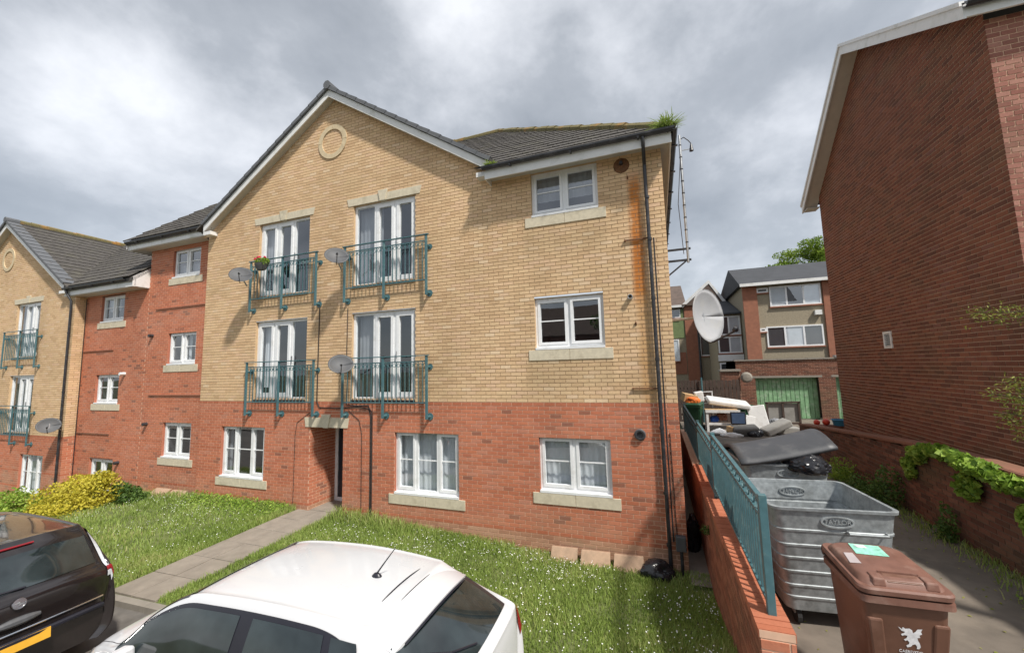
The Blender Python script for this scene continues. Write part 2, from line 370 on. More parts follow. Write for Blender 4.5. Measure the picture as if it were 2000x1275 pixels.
# ------------------------------------------------------------------ terrain
def z_road(x): return 0.20 + 0.03 * max(-45.0, min(16.0, x)) + 0.25 * min(2.0, max(0.0, x + 0.5))
def z_base(x):      # ground level along the front walls
    xs = [(-60, -2.6), (-26, -1.6), (-19, -0.95), (-15.5, -0.05), (-12.1, 0.15), (-6, 0.10), (-2, -0.10), (0.6, -0.10)]
    if x <= xs[0][0]: return xs[0][1]
    for (a, za), (b, zb) in zip(xs, xs[1:]):
        if x <= b: return za + (zb - za) * (x - a) / (b - a)
    return xs[-1][1]
Y_KERB, Y_PAV, F = 4.10, 4.15, 7.65
ALLEY = 0.72
def z_lawn(x, y):
    if y <= Y_PAV: return z_road(x) + 0.08
    t = min(1, (y - Y_PAV) / (F - 0.6 - Y_PAV)); t = t * t * (3 - 2 * t) * 0.5 + t * 0.5
    return (z_road(x) + 0.08) * (1 - t) + z_base(x) * t
def strip(name, xs, ys, zf, mat):
    mb = MB(); mb.grid([[(x, y, zf(x, y)) for y in ys] for x in xs], flip=True)
    return structure(shade_auto(mb.build(name, mat), 60))
def lin(a, b, n): return [a + (b - a) * i / n for i in range(n + 1)]
far = [-1200, -500, -200, -90] + lin(-60, 40, 40) + [70, 150, 400, 1200]
fary = [-1200, -400, -120, -50] + lin(-20, 60, 30) + [100, 200, 500, 1200]
def z_far(x, y):
    z = z_road(x) - 0.25
    if y > 4: z = min(z, z_base(x) - 0.2) if x < 0.8 else ALLEY - 0.15
    return z
strip('ground', far, fary, z_far, 'far_ground')
strip('road', lin(-45, 16, 30), lin(-6.0, Y_KERB - 0.12, 4), lambda x, y: z_road(x), 'asphalt')
kerb = structure(MB().build('kerb', 'kerb_stone'))
def one_kerb():
    return MB().box(0.003, 0.912, 0, 0.12, -0.12, 0.085).mesh('kerb_stone', 'kerb_stone')
km = one_kerb()
for i in range(30):
    x = -26.5 + i * 0.915
    o = link('kerb_stone', km, kerb); o.location = (x, Y_KERB - 0.12, z_road(x)); o.rotation_euler = (0, -math.atan((z_road(x + 0.9) - z_road(x)) / 0.9), 0)
strip('far_pavement', lin(-45, 16, 24), [-8.5, -6.0], lambda x, y: z_road(x) + 0.08, 'concrete')
strip('lawn', lin(-30, 0.58, 60), lin(Y_KERB + 0.003, F + 0.4, 18), z_lawn, 'soil')
strip('alley', lin(0.82, 14, 12), [3.0, 3.4] + lin(3.8, 40, 20), lambda x, y: ALLEY if y > 3.7 else ALLEY * 0.5 + 0.5 * (z_road(x) + 0.06), 'alley_tarmac')
strip('alley_apron', lin(0.60, 16, 12), [2.6, 3.0], lambda x, y: z_road(x) + 0.03 if y < 2.8 else z_road(x) * 0.5 + ALLEY * 0.5 - 0.02, 'alley_tarmac')
strip('side_passage', [0.30, 0.45, 0.60], lin(7.2, 16, 8), lambda x, y: -0.06, 'concrete')
# path of concrete flags from the doorway to the pavement
path = structure(MB().build('path', 'concrete'))
PX0, PX1 = -8.40, -7.27
yy = Y_KERB + 0.01; i = 0
while yy < 7.72:
    L = 0.60; y1 = min(yy + L, 8.45) - 0.012
    for a, b in ((PX0, (PX0 + PX1) / 2 - 0.006), ((PX0 + PX1) / 2 + 0.006, PX1)):
        j = random.uniform(-0.006, 0.006)
        P = [(a, yy), (b, yy), (b, y1), (a, y1)]
        zz = [z_lawn(px, py) + 0.035 + j for px, py in P]
        MB().hexa([(p[0], p[1], z - 0.08) for p, z in zip(P, zz)] + [(p[0], p[1], z) for p, z in zip(P, zz)]).build('path_slab', 'concrete', path, bevel=0.006)
    yy += L; i += 1

# ------------------------------------------------------------------ brickwork
BL, BH = 0.225, 0.075
class Wall:
    """vertical wall face: o + u*ud + z, outward normal nd"""
    def __init__(s, o, ud, nd): s.o, s.ud, s.nd = Vector(o), Vector(ud), Vector(nd)
    def P(s, u, z, d=0.0): q = s.o + s.ud * u + s.nd * d; return (q.x, q.y, z)
def cut(iv, a, b):
    out = []
    for x, y in iv:
        if b <= x or a >= y: out.append((x, y)); continue
        if a > x: out.append((x, a))
        if b < y: out.append((b, y))
    return out
def brick_wall(root, W, z0, z1, outline, openings, zone, n_single=0, proud=0.006, phase=0.0, bl=BL):
    """outline(z)->(u0,u1); openings (u0,u1,z0,z1); zone(z)->(brick material, mortar material)"""
    cells = []; mort = {}
    rows = int(round((z1 - z0) / BH))
    for r in range(rows):
        za = z0 + r * BH; zm = za + BH / 2
        o = outline(zm)
        if o is None or o[1] - o[0] < 0.05: continue
        iv = [o]
        for a, b, c, d in openings:
            if c < zm < d: iv = cut(iv, a, b)
        bm_, mm_ = zone(zm); off = phase + (bl / 2 if r % 2 else 0.0)
        for a, b in iv:
            mb = mort.setdefault(mm_, MB())
            mb.quad(W.P(a, za), W.P(b, za), W.P(b, za + BH), W.P(a, za + BH))
            u = math.floor((a - off) / bl) * bl + off
            while u < b:
                ua, ub = max(u, a), min(u + bl, b)
                if ub - ua > 0.03:
                    full = ub - ua > bl - 1e-4
                    g_ = 0.0075 if mm_ != 'mortar_buff' else 0.006
                    cells.append((ua + (g_ if ua > a + 1e-6 else 0), ub - (g_ if ub < b - 1e-6 else 0), za + g_, za + BH - g_, bm_, full and ua > a + 1e-6 and ub < b - 1e-6))
                u += bl
    camp = Vector((0, 0, CAM_Z))
    single = set()
    if n_single:
        idx = [i for i, c in enumerate(cells) if c[5]]
        idx.sort(key=lambda i: (Vector(W.P((cells[i][0] + cells[i][1]) / 2, cells[i][2])) - camp).length)
        single = set(idx[:n_single])
    for mname, mb in mort.items(): mb.build('mortar_bed', mname, root)
    joined = {}; shared = {}
    flip = W.ud.cross(Vector((0, 0, 1))).dot(W.nd) < 0
    def five(mb, ua, ub, za, zb, fn):
        n = len(mb.v)
        mb.v += [fn(ua, za, 0), fn(ub, za, 0), fn(ub, zb, 0), fn(ua, zb, 0), fn(ua, za, proud), fn(ub, za, proud), fn(ub, zb, proud), fn(ua, zb, proud)]
        for q in ((4, 5, 6, 7), (0, 1, 5, 4), (1, 2, 6, 5), (2, 3, 7, 6), (3, 0, 4, 7)):
            q = tuple(n + k for k in q); mb.f.append(q[::-1] if flip else q)
    for i, (ua, ub, za, zb, bm_, full) in enumerate(cells):
        bc = rng.random()
        if i in single:
            if bm_ not in shared:
                mb = MB(); h = (zb - za) / 2; hw = (ub - ua) / 2
                five(mb, -hw, hw, -h, h, lambda u, z, d: tuple(W.ud * u + W.nd * d + Vector((0, 0, z))))
                shared[bm_] = mb.mesh('brick', bm_)
            o = link('brick', shared[bm_], root); o.location = W.P((ua + ub) / 2, (za + zb) / 2)
            o.color = (bc, 0, 0, 1)
        else:
            mb, cols = joined.setdefault(bm_, (MB(), []))
            five(mb, ua, ub, za, zb, W.P); cols += [bc] * 8
    for bm_, (mb, cols) in joined.items():
        o = stuff(mb.build('brickwork', bm_, root)); o.color = (0, 0, 0, 1)
        at = o.data.attributes.new('bc', 'FLOAT', 'POINT'); at.data.foreach_set('value', cols)
    return cells

# ------------------------------------------------------------------ windows, doors
def frame_bars(mb, W, x0, x1, z0, z1, w, d0, d1, wb=None):
    """rectangular frame ring, proud range d0..d1 (negative = into the wall)"""
    wb = w if wb is None else wb
    def bx(a, b, c, e):
        mb.hexa([W.P(a, c, d0), W.P(b, c, d0), W.P(b, c, d1), W.P(a, c, d1), W.P(a, e, d0), W.P(b, e, d0), W.P(b, e, d1), W.P(a, e, d1)])
    bx(x0, x0 + w, z0, z1); bx(x1 - w, x1, z0, z1); bx(x0 + w, x1 - w, z0, z0 + wb); bx(x0 + w, x1 - w, z1 - w, z1)
def wbox(mb, W, a, b, c, e, d0, d1):
    return mb.hexa([W.P(a, c, d0), W.P(b, c, d0), W.P(b, c, d1), W.P(a, c, d1), W.P(a, e, d0), W.P(b, e, d0), W.P(b, e, d1), W.P(a, e, d1)])
def curtain_mesh(W, a, b, c, e, d, mat, parent, amp=0.008, folds=8.0, phase=0.0, name='curtain'):
    n = max(8, int((b - a) * 60)); mb = MB()
    P = []
    for i in range(n + 1):
        u = a + (b - a) * i / n; dd = d + amp * math.sin(u * folds * 2 * math.pi + phase) + amp * 0.5 * math.sin(u * folds * 3.3 + 1)
        P.append([W.P(u, c, dd), W.P(u, e, dd)])
    mb.grid(P); return mb.build(name, mat, parent, smooth=True)
def window(root, W, x0, x1, z0, z1, lights=2, bars=True, curtain=None, stone=True, reveal='reveal_red', opens=True, recess=0.065, interior=True, stonew=0.14, ajar=None):
    wo = MB(); d1 = -recess; d0 = d1 - 0.065; fw = 0.05
    zb = z0 + 0.045
    frame_bars(wo, W, x0 + 0.002, x1 - 0.002, zb, z1 - 0.002, fw, d0, d1)
    wlist = []
    step = (x1 - x0) / lights
    for i in range(1, lights): wbox(wo, W, x0 + step * i - 0.032, x0 + step * i + 0.032, zb + fw, z1 - fw, d0, d1 - 0.002)
    frame = wo.build('window', 'upvc', root)
    for i in range(lights):
        a = x0 + step * i + (fw if i == 0 else 0.032); b = x0 + step * (i + 1) - (fw if i == lights - 1 else 0.032)
        c, e2 = zb + fw, z1 - fw
        if opens and not (lights == 3 and i == 1):
            sw = 0.052; mb = MB(); dd = 0.012
            if ajar == i: dd = 0.03
            frame_bars(mb, W, a + 0.002, b - 0.002, c + 0.002, e2 - 0.002, sw, d0 + 0.01, d1 + dd)
            mb.build('sash', 'upvc', frame); a += sw; b -= sw; c += sw; e2 -= sw
        MB().quad(W.P(a, c, d1 - 0.03), W.P(b, c, d1 - 0.03), W.P(b, e2, d1 - 0.03), W.P(a, e2, d1 - 0.03)).build('pane', 'glass', frame)
        if bars:
            zm = (c + e2) / 2 + 0.03
            wbox(MB(), W, a, b, zm - 0.011, zm + 0.011, d1 - 0.028, d1 - 0.012).build('glazing_bar', 'upvc', frame)
    wbox(MB(), W, x0 + 0.004, x1 - 0.004, z0 + 0.001, zb - 0.001, d0, 0.025).build('sill_nose', 'upvc', frame)
    # reveals
    mb = MB()
    mb.quad(W.P(x0, z0, 0), W.P(x0, z0, d0), W.P(x0, z1, d0), W.P(x0, z1, 0)); mb.quad(W.P(x1, z0, d0), W.P(x1, z0, 0), W.P(x1, z1, 0), W.P(x1, z1, d0))
    mb.quad(W.P(x0, z1, 0), W.P(x0, z1, d0), W.P(x1, z1, d0), W.P(x1, z1, 0)); mb.quad(W.P(x0, z0, 0), W.P(x1, z0, 0), W.P(x1, z0, d0), W.P(x0, z0, d0))
    mb.build('reveal', reveal, frame)
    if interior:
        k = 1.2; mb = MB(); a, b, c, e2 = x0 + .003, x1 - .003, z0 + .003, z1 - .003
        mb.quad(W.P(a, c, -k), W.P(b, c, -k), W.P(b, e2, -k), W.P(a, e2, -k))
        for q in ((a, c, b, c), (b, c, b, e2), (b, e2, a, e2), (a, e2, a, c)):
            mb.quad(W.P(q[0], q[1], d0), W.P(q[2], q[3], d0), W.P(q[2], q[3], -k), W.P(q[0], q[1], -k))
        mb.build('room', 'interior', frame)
    if curtain:
        kind = curtain[0]
        for (a, b, c, e2) in curtain[1]:
            curtain_mesh(W, x0 + (x1 - x0) * a, x0 + (x1 - x0) * b, z0 + (z1 - z0) * c, z0 + (z1 - z0) * e2, d0 - 0.09, kind, frame, phase=x0)
    if stone:
        xm = (x0 + x1) / 2
        for a, b in ((x0 - stonew, xm - 0.003), (xm + 0.003, x1 + stonew)):
            wbox(MB(), W, a, b, z0 - 0.21, z0 - 0.004, -0.06, 0.022).build('stone_sill', 'stone', root, bevel=0.006)
    return frame
def french_door(root, W, x0, x1, z0, z1, reveal, curtain=None, flip=False):
    recess = 0.065; d1 = -recess; d0 = d1 - 0.07; fw = 0.06; w = x1 - x0
    fo = MB(); frame_bars(fo, W, x0 + .002, x1 - .002, z0 + .002, z1 - .002, fw, d0, d1)
    s0, s1 = x0 + w * 0.345, x0 + w * 0.67
    for s in (s0, s1): wbox(fo, W, s - 0.035, s + 0.035, z0 + fw, z1 - fw, d0, d1 - 0.002)
    frame = fo.build('french_window', 'upvc', root)
    edges = [x0 + fw, s0 - 0.035, s0 + 0.035, s1 - 0.035, s1 + 0.035, x1 - fw]
    for i in range(3):
        a, b = edges[2 * i], edges[2 * i + 1]; c, e2 = z0 + fw, z1 - fw
        if (i < 2) if flip else (i > 0):
            mb = MB(); frame_bars(mb, W, a + .002, b - .002, c + .002, e2 - .002, 0.075, d0 + .01, d1 + .014, wb=0.11)
            mb.build('door_leaf', 'upvc', frame); a += .075; b -= .075; c += .11; e2 -= .075
        else: c += 0.02
        MB().quad(W.P(a, c, d1 - .03), W.P(b, c, d1 - .03), W.P(b, e2, d1 - .03), W.P(a, e2, d1 - .03)).build('pane', 'glass', frame)
    wbox(MB(), W, s1 + 0.045, s1 + 0.062, z0 + 0.95, z0 + 1.10, d1 + 0.014, d1 + 0.045).build('handle', 'steel', frame)
    wbox(MB(), W, x0 + .003, x1 - .003, z0 - 0.035, z0 - 0.001, d0, 0.03).build('threshold', 'trim_black', frame)
    mb = MB()
    mb.quad(W.P(x0, z0, 0), W.P(x0, z0, d0), W.P(x0, z1, d0), W.P(x0, z1, 0)); mb.quad(W.P(x1, z0, d0), W.P(x1, z0, 0), W.P(x1, z1, 0), W.P(x1, z1, d0))
    mb.quad(W.P(x0, z1, 0), W.P(x0, z1, d0), W.P(x1, z1, d0), W.P(x1, z1, 0)); mb.quad(W.P(x0, z0, 0), W.P(x1, z0, 0), W.P(x1, z0, d0), W.P(x0, z0, d0))
    mb.build('reveal', reveal, frame)
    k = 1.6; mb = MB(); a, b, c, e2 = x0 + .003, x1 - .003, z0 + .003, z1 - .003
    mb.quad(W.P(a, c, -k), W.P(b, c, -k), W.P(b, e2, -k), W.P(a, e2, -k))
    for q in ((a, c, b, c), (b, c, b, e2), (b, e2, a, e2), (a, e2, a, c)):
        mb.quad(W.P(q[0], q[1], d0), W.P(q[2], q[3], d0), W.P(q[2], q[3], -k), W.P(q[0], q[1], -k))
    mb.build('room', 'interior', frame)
    if curtain:
        for (a, b, c, e2) in curtain[1]:
            curtain_mesh(W, x0 + w * a, x0 + w * b, z0 + (z1 - z0) * c, z0 + (z1 - z0) * e2, d0 - 0.10, curtain[0], frame, phase=x0)
    return frame
def lintel(root, W, x0, x1, z0, z1, key=True, splay=0.05):
    xm = (x0 + x1) / 2; kw = 0.11
    l = MB(); d0, d1 = -0.05, 0.02
    def prism(pts):
        l.extrude([W.P(u, z, d1) for u, z in pts], W.nd * (d0 - d1))
    prism([(x0 + splay, z0), (xm - kw * 0.75, z0), (xm - kw * 1.05, z1), (x0, z1)]); prism([(xm + kw * 0.75, z0), (x1 - splay, z0), (x1, z1), (xm + kw * 1.05, z1)])
    o = l.build('lintel', 'stone', root)
    k = MB().extrude([W.P(xm - kw * 0.72, z0 - 0.012, 0.045), W.P(xm + kw * 0.72, z0 - 0.012, 0.045), W.P(xm + kw * 1.25, z1 + 0.075, 0.045), W.P(xm - kw * 1.25, z1 + 0.075, 0.045)], W.nd * -0.1)
    k.build('keystone', 'stone', o, bevel=0.008)

# ------------------------------------------------------------------ roofs
def tile_mesh(w, l, mat, name='tile'):
    """flat interlocking tile: local x along eave, y up the slope, z out; nose at y=0"""
    mb = MB(); t = 0.022
    mb.hexa([(-w / 2, 0, -0.004), (w / 2, 0, -0.004), (w / 2, l, -0.02), (-w / 2, l, -0.02), (-w / 2, 0, t), (w / 2, 0, t), (w / 2, l, 0.0), (-w / 2, l, 0.0)])
    for x in (-w / 2 + 0.02,):
        mb.hexa([(x - 0.012, 0.0, t), (x + 0.012, 0.0, t), (x + 0.012, l, 0.0), (x - 0.012, l, 0.0), (x - 0.006, 0.0, t + 0.006), (x + 0.006, 0.0, t + 0.006), (x + 0.006, l, 0.006), (x - 0.006, l, 0.006)])
    return mb.mesh(name, mat)
def tiled_slope(roof, origin, ud, vd, u0, u1, v1, inside, w=0.33, gauge=0.33, mat='tile', limit=300, name='tile'):
    origin, ud, vd = Vector(origin), Vector(ud).normalized(), Vector(vd).normalized(); nd = ud.cross(vd)
    me = tile_mesh(w - 0.006, gauge + 0.06, mat, name)
    rot = Matrix((ud, vd, nd)).transposed().to_euler()
    c = 0; rest = MB(); M3 = Matrix((ud, vd, nd)).transposed()
    cells = []
    for r in range(int(v1 / gauge) + 1):
        off = (w / 2 if r % 2 else 0)
        for k in range(int((u1 - u0) / w) + 2):
            u = u0 + off + (k + 0.0) * w
            if u > u1 + 0.02: continue
            v = r * gauge
            p = origin + ud * u + vd * (v + gauge / 2)
            if inside(p): cells.append((u, v))
    cells.sort(key=lambda c_: (origin + ud * c_[0] + vd * c_[1] - Vector((0, 0, CAM_Z))).length)
    for i, (u, v) in enumerate(cells):
        p = origin + ud * u + vd * v + nd * random.uniform(0.0, 0.006)
        if i < limit:
            o = link(name, me, roof); o.location = p; o.rotation_euler = rot
        else:
            n = len(rest.v); rest.v += [tuple(M3 @ q.co + p) for q in me.vertices]; rest.f += [tuple(n + j for j in f.vertices) for f in me.polygons]
    if rest.v: stuff(rest.build('tiling', mat, roof))
    return len(cells)
def gutter(root, a, b, r=0.055, name='gutter'):
    a, b = Vector(a), Vector(b); d = (b - a).normalized(); s = d.cross(Vector((0, 0, 1))).normalized()
    P = []
    prof = [(-1, 0.25), (-0.92, -0.35), (-0.5, -0.9), (0, -1.05), (0.5, -0.9), (0.92, -0.35), (1, 0.25), (0.85, 0.25), (0.78, -0.3), (0, -0.85), (-0.78, -0.3), (-0.85, 0.25)]
    for q in (a, b): P.append([tuple(q + s * x * r + Vector((0, 0, z * r))) for x, z in prof + prof[:1]])
    g = MB().grid(P); g.poly(P[0][:-1]); g.poly(P[1][:-1][::-1])
    go = g.build(name, 'black_plastic', root)
    L = (b - a).length; n = max(1, int(L / 1.0))
    for i in range(n):
        p = a + d * (L * (i + 0.5) / n)
        MB().bar(p - s * 0.06 + Vector((0, 0, -0.05)), p + s * 0.07 + Vector((0, 0, -0.07)), 0.03, 0.03).build('bracket', 'black_plastic', go)
    return go
def downpipe(root, pts, r=0.034, clips=(), name='downpipe'):
    o = shade_auto(MB().tube(pts, r, 12).build(name, 'black_plastic', root))
    for c in clips:
        MB().tube([(c[0], c[1], c[2] - 0.025), (c[0], c[1], c[2] + 0.025)], r + 0.008, 12).build('pipe_clip', 'black_plastic', o)
    return o
brick_mat('brick_plinth', [(0.0, (0.40, 0.20, 0.13)), (0.5, (0.47, 0.26, 0.17)), (1.0, (0.52, 0.31, 0.21))], stain=((0.34, 0.27, 0.16), 0.7))
# ================================================================== main gabled block
main = thing('apartment_building', (-5.9, F, 0), 'large buff brick apartment block with front gable, red brick ground floor and four balconies', 'building', None)
WF = Wall((0, F, 0), (1, 0, 0), (0, -1, 0))
APX, APZ, SL = -7.55, 10.64, 0.65
XL, XR, BAND = -12.13, 0.29, 2.72
ZW = -0.28
def zone_for(dz):
    def zone(z):
        z -= dz
        if z > BAND: return 'brick_buff', 'mortar_buff'
        for b in (2.68, 1.48, 0.955, 0.28):
            if abs(z - b) < 0.0376: return 'brick_orange', 'mortar_red'
        if z < 0.24: return 'brick_plinth', 'mortar_red'
        return 'brick_red', 'mortar_red'
    return zone
def outline_main(z):
    if z < 7.47: return (XL, XR)
    h = (APZ - 0.02 - z) / SL
    return (APX - h, APX + h) if h > 0.1 else None
G0, G1, M0, M1, T0, T1 = 1.02, 2.08, 3.75, 4.79, 6.48, 7.43
DM0, DM1, DT0, DT1 = 2.76, 4.81, 5.47, 7.50
wr = (-2.27, -0.90); w3 = (-5.62, -4.02); wl_ = (-11.2, -9.6); d1 = (-10.07, -8.27); d2 = (-6.86, -5.08); pd = (-8.08, -7.06)
ops = [(*wr, G0, G1), (*wr, M0, M1), (*wr, T0, T1), (*w3, 0.73, G1), (*wl_, 0.73, G1), (*d1, DM0, DM1), (*d1, DT0, DT1), (*d2, DM0, DM1), (*d2, DT0, DT1), (*pd, ZW - 1, 2.10)]
brick_wall(main, WF, ZW, 10.7, outline_main, ops, zone_for(0), n_single=300)
WS = Wall((XR, 0, 0), (0, 1, 0), (1, 0, 0))
brick_wall(main, WS, ZW, 7.4, lambda z: (F, 15.5), [], zone_for(0))
WLs = Wall((XL, 0, 0), (0, 1, 0), (-1, 0, 0))
brick_wall(main, WLs, ZW, 7.7, lambda z: (F, 7.95), [], zone_for(0))
# doorway recess
WP = Wall((pd[0], 0, 0), (0, 1, 0), (1, 0, 0))
brick_wall(main, WP, ZW, 2.1, lambda z: (F, 8.5), [], zone_for(0))
WPr = Wall((pd[1], 0, 0), (0, 1, 0), (-1, 0, 0))
brick_wall(main, WPr, ZW, 2.1, lambda z: (F, 8.5), [], zone_for(0))
MB().quad((pd[0], F, 2.1), (pd[1], F, 2.1), (pd[1], 8.6, 2.1), (pd[0], 8.6, 2.1)).build('porch_ceiling', 'soffit', main)
MB().box(pd[0], pd[1], F - 0.05, 8.6, 0.0, 0.13).build('porch_step', 'concrete', main)
dr = MB().box(pd[0] + 0.10, pd[1] - 0.08, 8.49, 8.53, 0.15, 2.02).build('door', 'door_navy', main)
for z0_, z1_ in ((0.35, 0.95), (1.15, 1.85)): MB().box(pd[0] + 0.22, pd[1] - 0.20, 8.475, 8.495, z0_, z1_).build('door_panel', 'door_navy', dr, bevel=0.01)
MB().tube([(pd[1] - 0.2, 8.46, 1.05), (pd[1] - 0.2, 8.46, 1.2)], 0.012, 8).build('handle', 'steel', dr)
mb = MB(); frame_bars(mb, Wall((0, 8.5, 0), (1, 0, 0), (0, -1, 0)), pd[0] + 0.003, pd[1] - 0.003, 0.132, 2.095, 0.09, -0.06, 0.03); mb.build('door_frame', 'upvc', dr)
# windows
window(main, WF, *wr, T0, T1, 2, True, ('curtain_grey', [(0.02, 0.98, 0.40, 1.0)]), reveal='reveal_buff')
window(main, WF, *wr, M0, M1, 2, True, None, reveal='reveal_buff', ajar=1)
window(main, WF, *wr, G0, G1, 2, True, ('curtain', [(0.02, 0.98, 0.02, 0.97)]))
window(main, WF, *w3, 0.73, G1, 3, True, ('curtain', [(0.02, 0.98, 0.02, 0.97)]))
window(main, WF, *wl_, 0.73, G1, 3, True, ('curtain_grey', [(0.0, 0.10, 0.02, 0.97)]))
french_door(main, WF, *d2, DT0, DT1, 'reveal_buff', ('curtain_grey', [(0.02, 0.40, 0.02, 0.98)]))
french_door(main, WF, *d1, DT0, DT1, 'reveal_buff', ('curtain_grey', [(0.0, 0.3, 0.4, 1.0)]), flip=True)
french_door(main, WF, *d2, DM0, DM1, 'reveal_buff', ('curtain_grey', [(0.03, 0.30, 0.35, 1.0)]))
french_door(main, WF, *d1, DM0, DM1, 'reveal_buff', ('curtain', [(0.05, 0.17, 0.15, 1.0)]), flip=True)
lintel(main, WF, -7.06, -4.90, 7.505, 7.69); lintel(main, WF, -10.27, -8.10, 7.505, 7.69); lintel(main, WF, -8.26, -6.89, 2.105, 2.335, splay=0.04)
# stone roundel in the gable
def roundel(root, W, x, z, ro=0.46, ri=0.335, n=44):
    for q in range(4):
        P = []
        mb = MB(); ks = [q * n // 4 + i for i in range(n // 4 + 1)]
        a0 = 2 * math.pi * ks[0] / n + 0.012; a1 = 2 * math.pi * ks[-1] / n - 0.012
        for i in range(len(ks)):
            t = a0 + (a1 - a0) * i / (len(ks) - 1); c, s = math.cos(t), math.sin(t)
            P.append([W.P(x + ri * c, z + ri * s, 0.0), W.P(x + ri * c, z + ri * s, 0.03), W.P(x + ro * c, z + ro * s, 0.03), W.P(x + ro * c, z + ro * s, 0.0)])
        mb.grid(P); mb.poly(P[0]); mb.poly(P[-1]); mb.build('roundel_stone', 'stone_buff', root)
roundel(main, WF, -7.57, 9.36)
# gable: barge boards, soffit, verge caps, roof slabs
def gable_roof(root, apx, apz, sl, half, yf, yb, tiles=False, right_only=False, name='roof', half_left=None):
    hl = half if half_left is None else half_left
    rf = MB()
    for s, h in ((1, half), (-1, hl)):
        a0 = Vector((apx, yf - 0.04, apz + 0.02)); b0 = Vector((apx + s * (h + 0.25), yf - 0.04, apz + 0.02 - sl * (h + 0.25)))
        pts = [a0, b0, b0 + Vector((0, 0, 0.06)), a0 + Vector((0, 0, 0.06))]
        rf.extrude(pts, (0, yb - yf, 0))
    roof = rf.build(name, 'tile', root)
    for s, h in ((1, half), (-1, hl)):
        d = Vector((s, 0, -sl)).normalized(); n = Vector((s * sl, 0, 1)).normalized(); a = Vector((apx, yf, apz)); L = h * math.sqrt(1 + sl * sl)
        # barge board
        e_ = a + d * L
        a2 = a - Vector((0, 0, 0.185)); e2_ = e_ - Vector((0, 0, 0.185))
        MB().extrude([a, e_, e2_, a2], (0, 0.028, 0)).build('bargeboard', 'fascia_white', root)
        MB().quad(a2 + Vector((0, .02, .03)), e2_ + Vector((0, .02, .03)), e2_ + Vector((0, .24, .03)), a2 + Vector((0, .24, .03))).build('verge_soffit', 'soffit', root)
        # kneeler box at the foot
        k = e_ + Vector((0, 0, -0.19)); x0_, x1_ = sorted((k.x, k.x - s * 0.30))
        MB().extrude([(x0_, yf + .004, k.z - 0.10), (x1_, yf + .004, k.z - 0.10), (x1_, yf + .004, k.z + (0.0 if s > 0 else 0.0)), (x0_, yf + .004, k.z)], (0, 0.20, 0)).build('box_end', 'fascia_white', root)
        cnt = int(L / 0.335)
        for i in range(cnt):
            p = a + d * (i * L / cnt); q = a + d * ((i + 1) * L / cnt + 0.012)
            lo, hi = 0.0, 0.085
            pts = [p + n * 0.004, q + n * 0.012, q + n * (hi + 0.018), p + n * hi]
            vt = MB().extrude([v + Vector((0, -0.055, 0)) for v in pts], (0, 0.36, 0)).build('verge_tile', 'verge', root)
    cap = MB().tube([(apx, yf - 0.07, apz + 0.10), (apx, yf + 0.3, apz + 0.10)], 0.115, 8); cap.build('ridge_end', 'verge', root)
    return roof
roof_g = gable_roof(main, APX, APZ + 0.02, SL, 4.43, 7.44, 13.5, half_left=4.52)
# main front slope with hip at the right corner
PITCH = 0.80; EY, EZ, EX = 7.27, 7.56, 0.50; RY = 12.6
def main_slope_ok(p):
    zg = APZ + 0.02 - SL * abs(p.x - APX)
    return (p.y - EY) < (EX - p.x) + 0.12 and p.z > zg - 0.05 and p.y < RY and p.x < EX + 0.05
EX0 = -3.14
rb = MB()
RZ = EZ + PITCH * (RY - EY); hx = EX - (RY - EY)
rb.poly([(EX0 - 0.02, EY, EZ - 0.03), (EX, EY, EZ - 0.03), (hx, RY, RZ - .03), (-12.5, RY, RZ - .03), (APX, EY + (APZ - EZ) / PITCH, APZ - .03)])
rb.poly([(EX, EY, EZ - .03), (EX, RY + (RY - EY), EZ - .03), (hx, RY, RZ - .03)])
rb.poly([(EX, 2 * RY - EY, EZ - .03), (-12.5, 2 * RY - EY, EZ - .03), (-12.5, RY, RZ - .03), (hx, RY, RZ - .03)])
roof_m = rb.build('roof', 'tile', main)
tiled_slope(roof_m, (-9.0, EY - 0.05, EZ - 0.02), (1, 0, 0), (0, 1, PITCH), 0.1, 9.5, 6.75, main_slope_ok, w=0.33, gauge=0.33)
# mossy hip and ridge caps
def caps(roof, a, b, mat='tile_moss', r=0.115, step=0.42):
    a, b = Vector(a), Vector(b); n = int((b - a).length / step)
    for i in range(n):
        p, q = a.lerp(b, i / n), a.lerp(b, (i + 1.06) / n)
        k = random.uniform(0.9, 1.12); MB().tube([p, q], [r * k, r * 0.92 * k], 8).build('ridge_tile', mat, roof)
caps(roof_m, (EX - 0.02, EY + 0.02, EZ + 0.03), (hx, RY, RZ + 0.02)); caps(roof_m, (hx, RY, RZ + 0.02), (hx - 4, RY, RZ + 0.02))
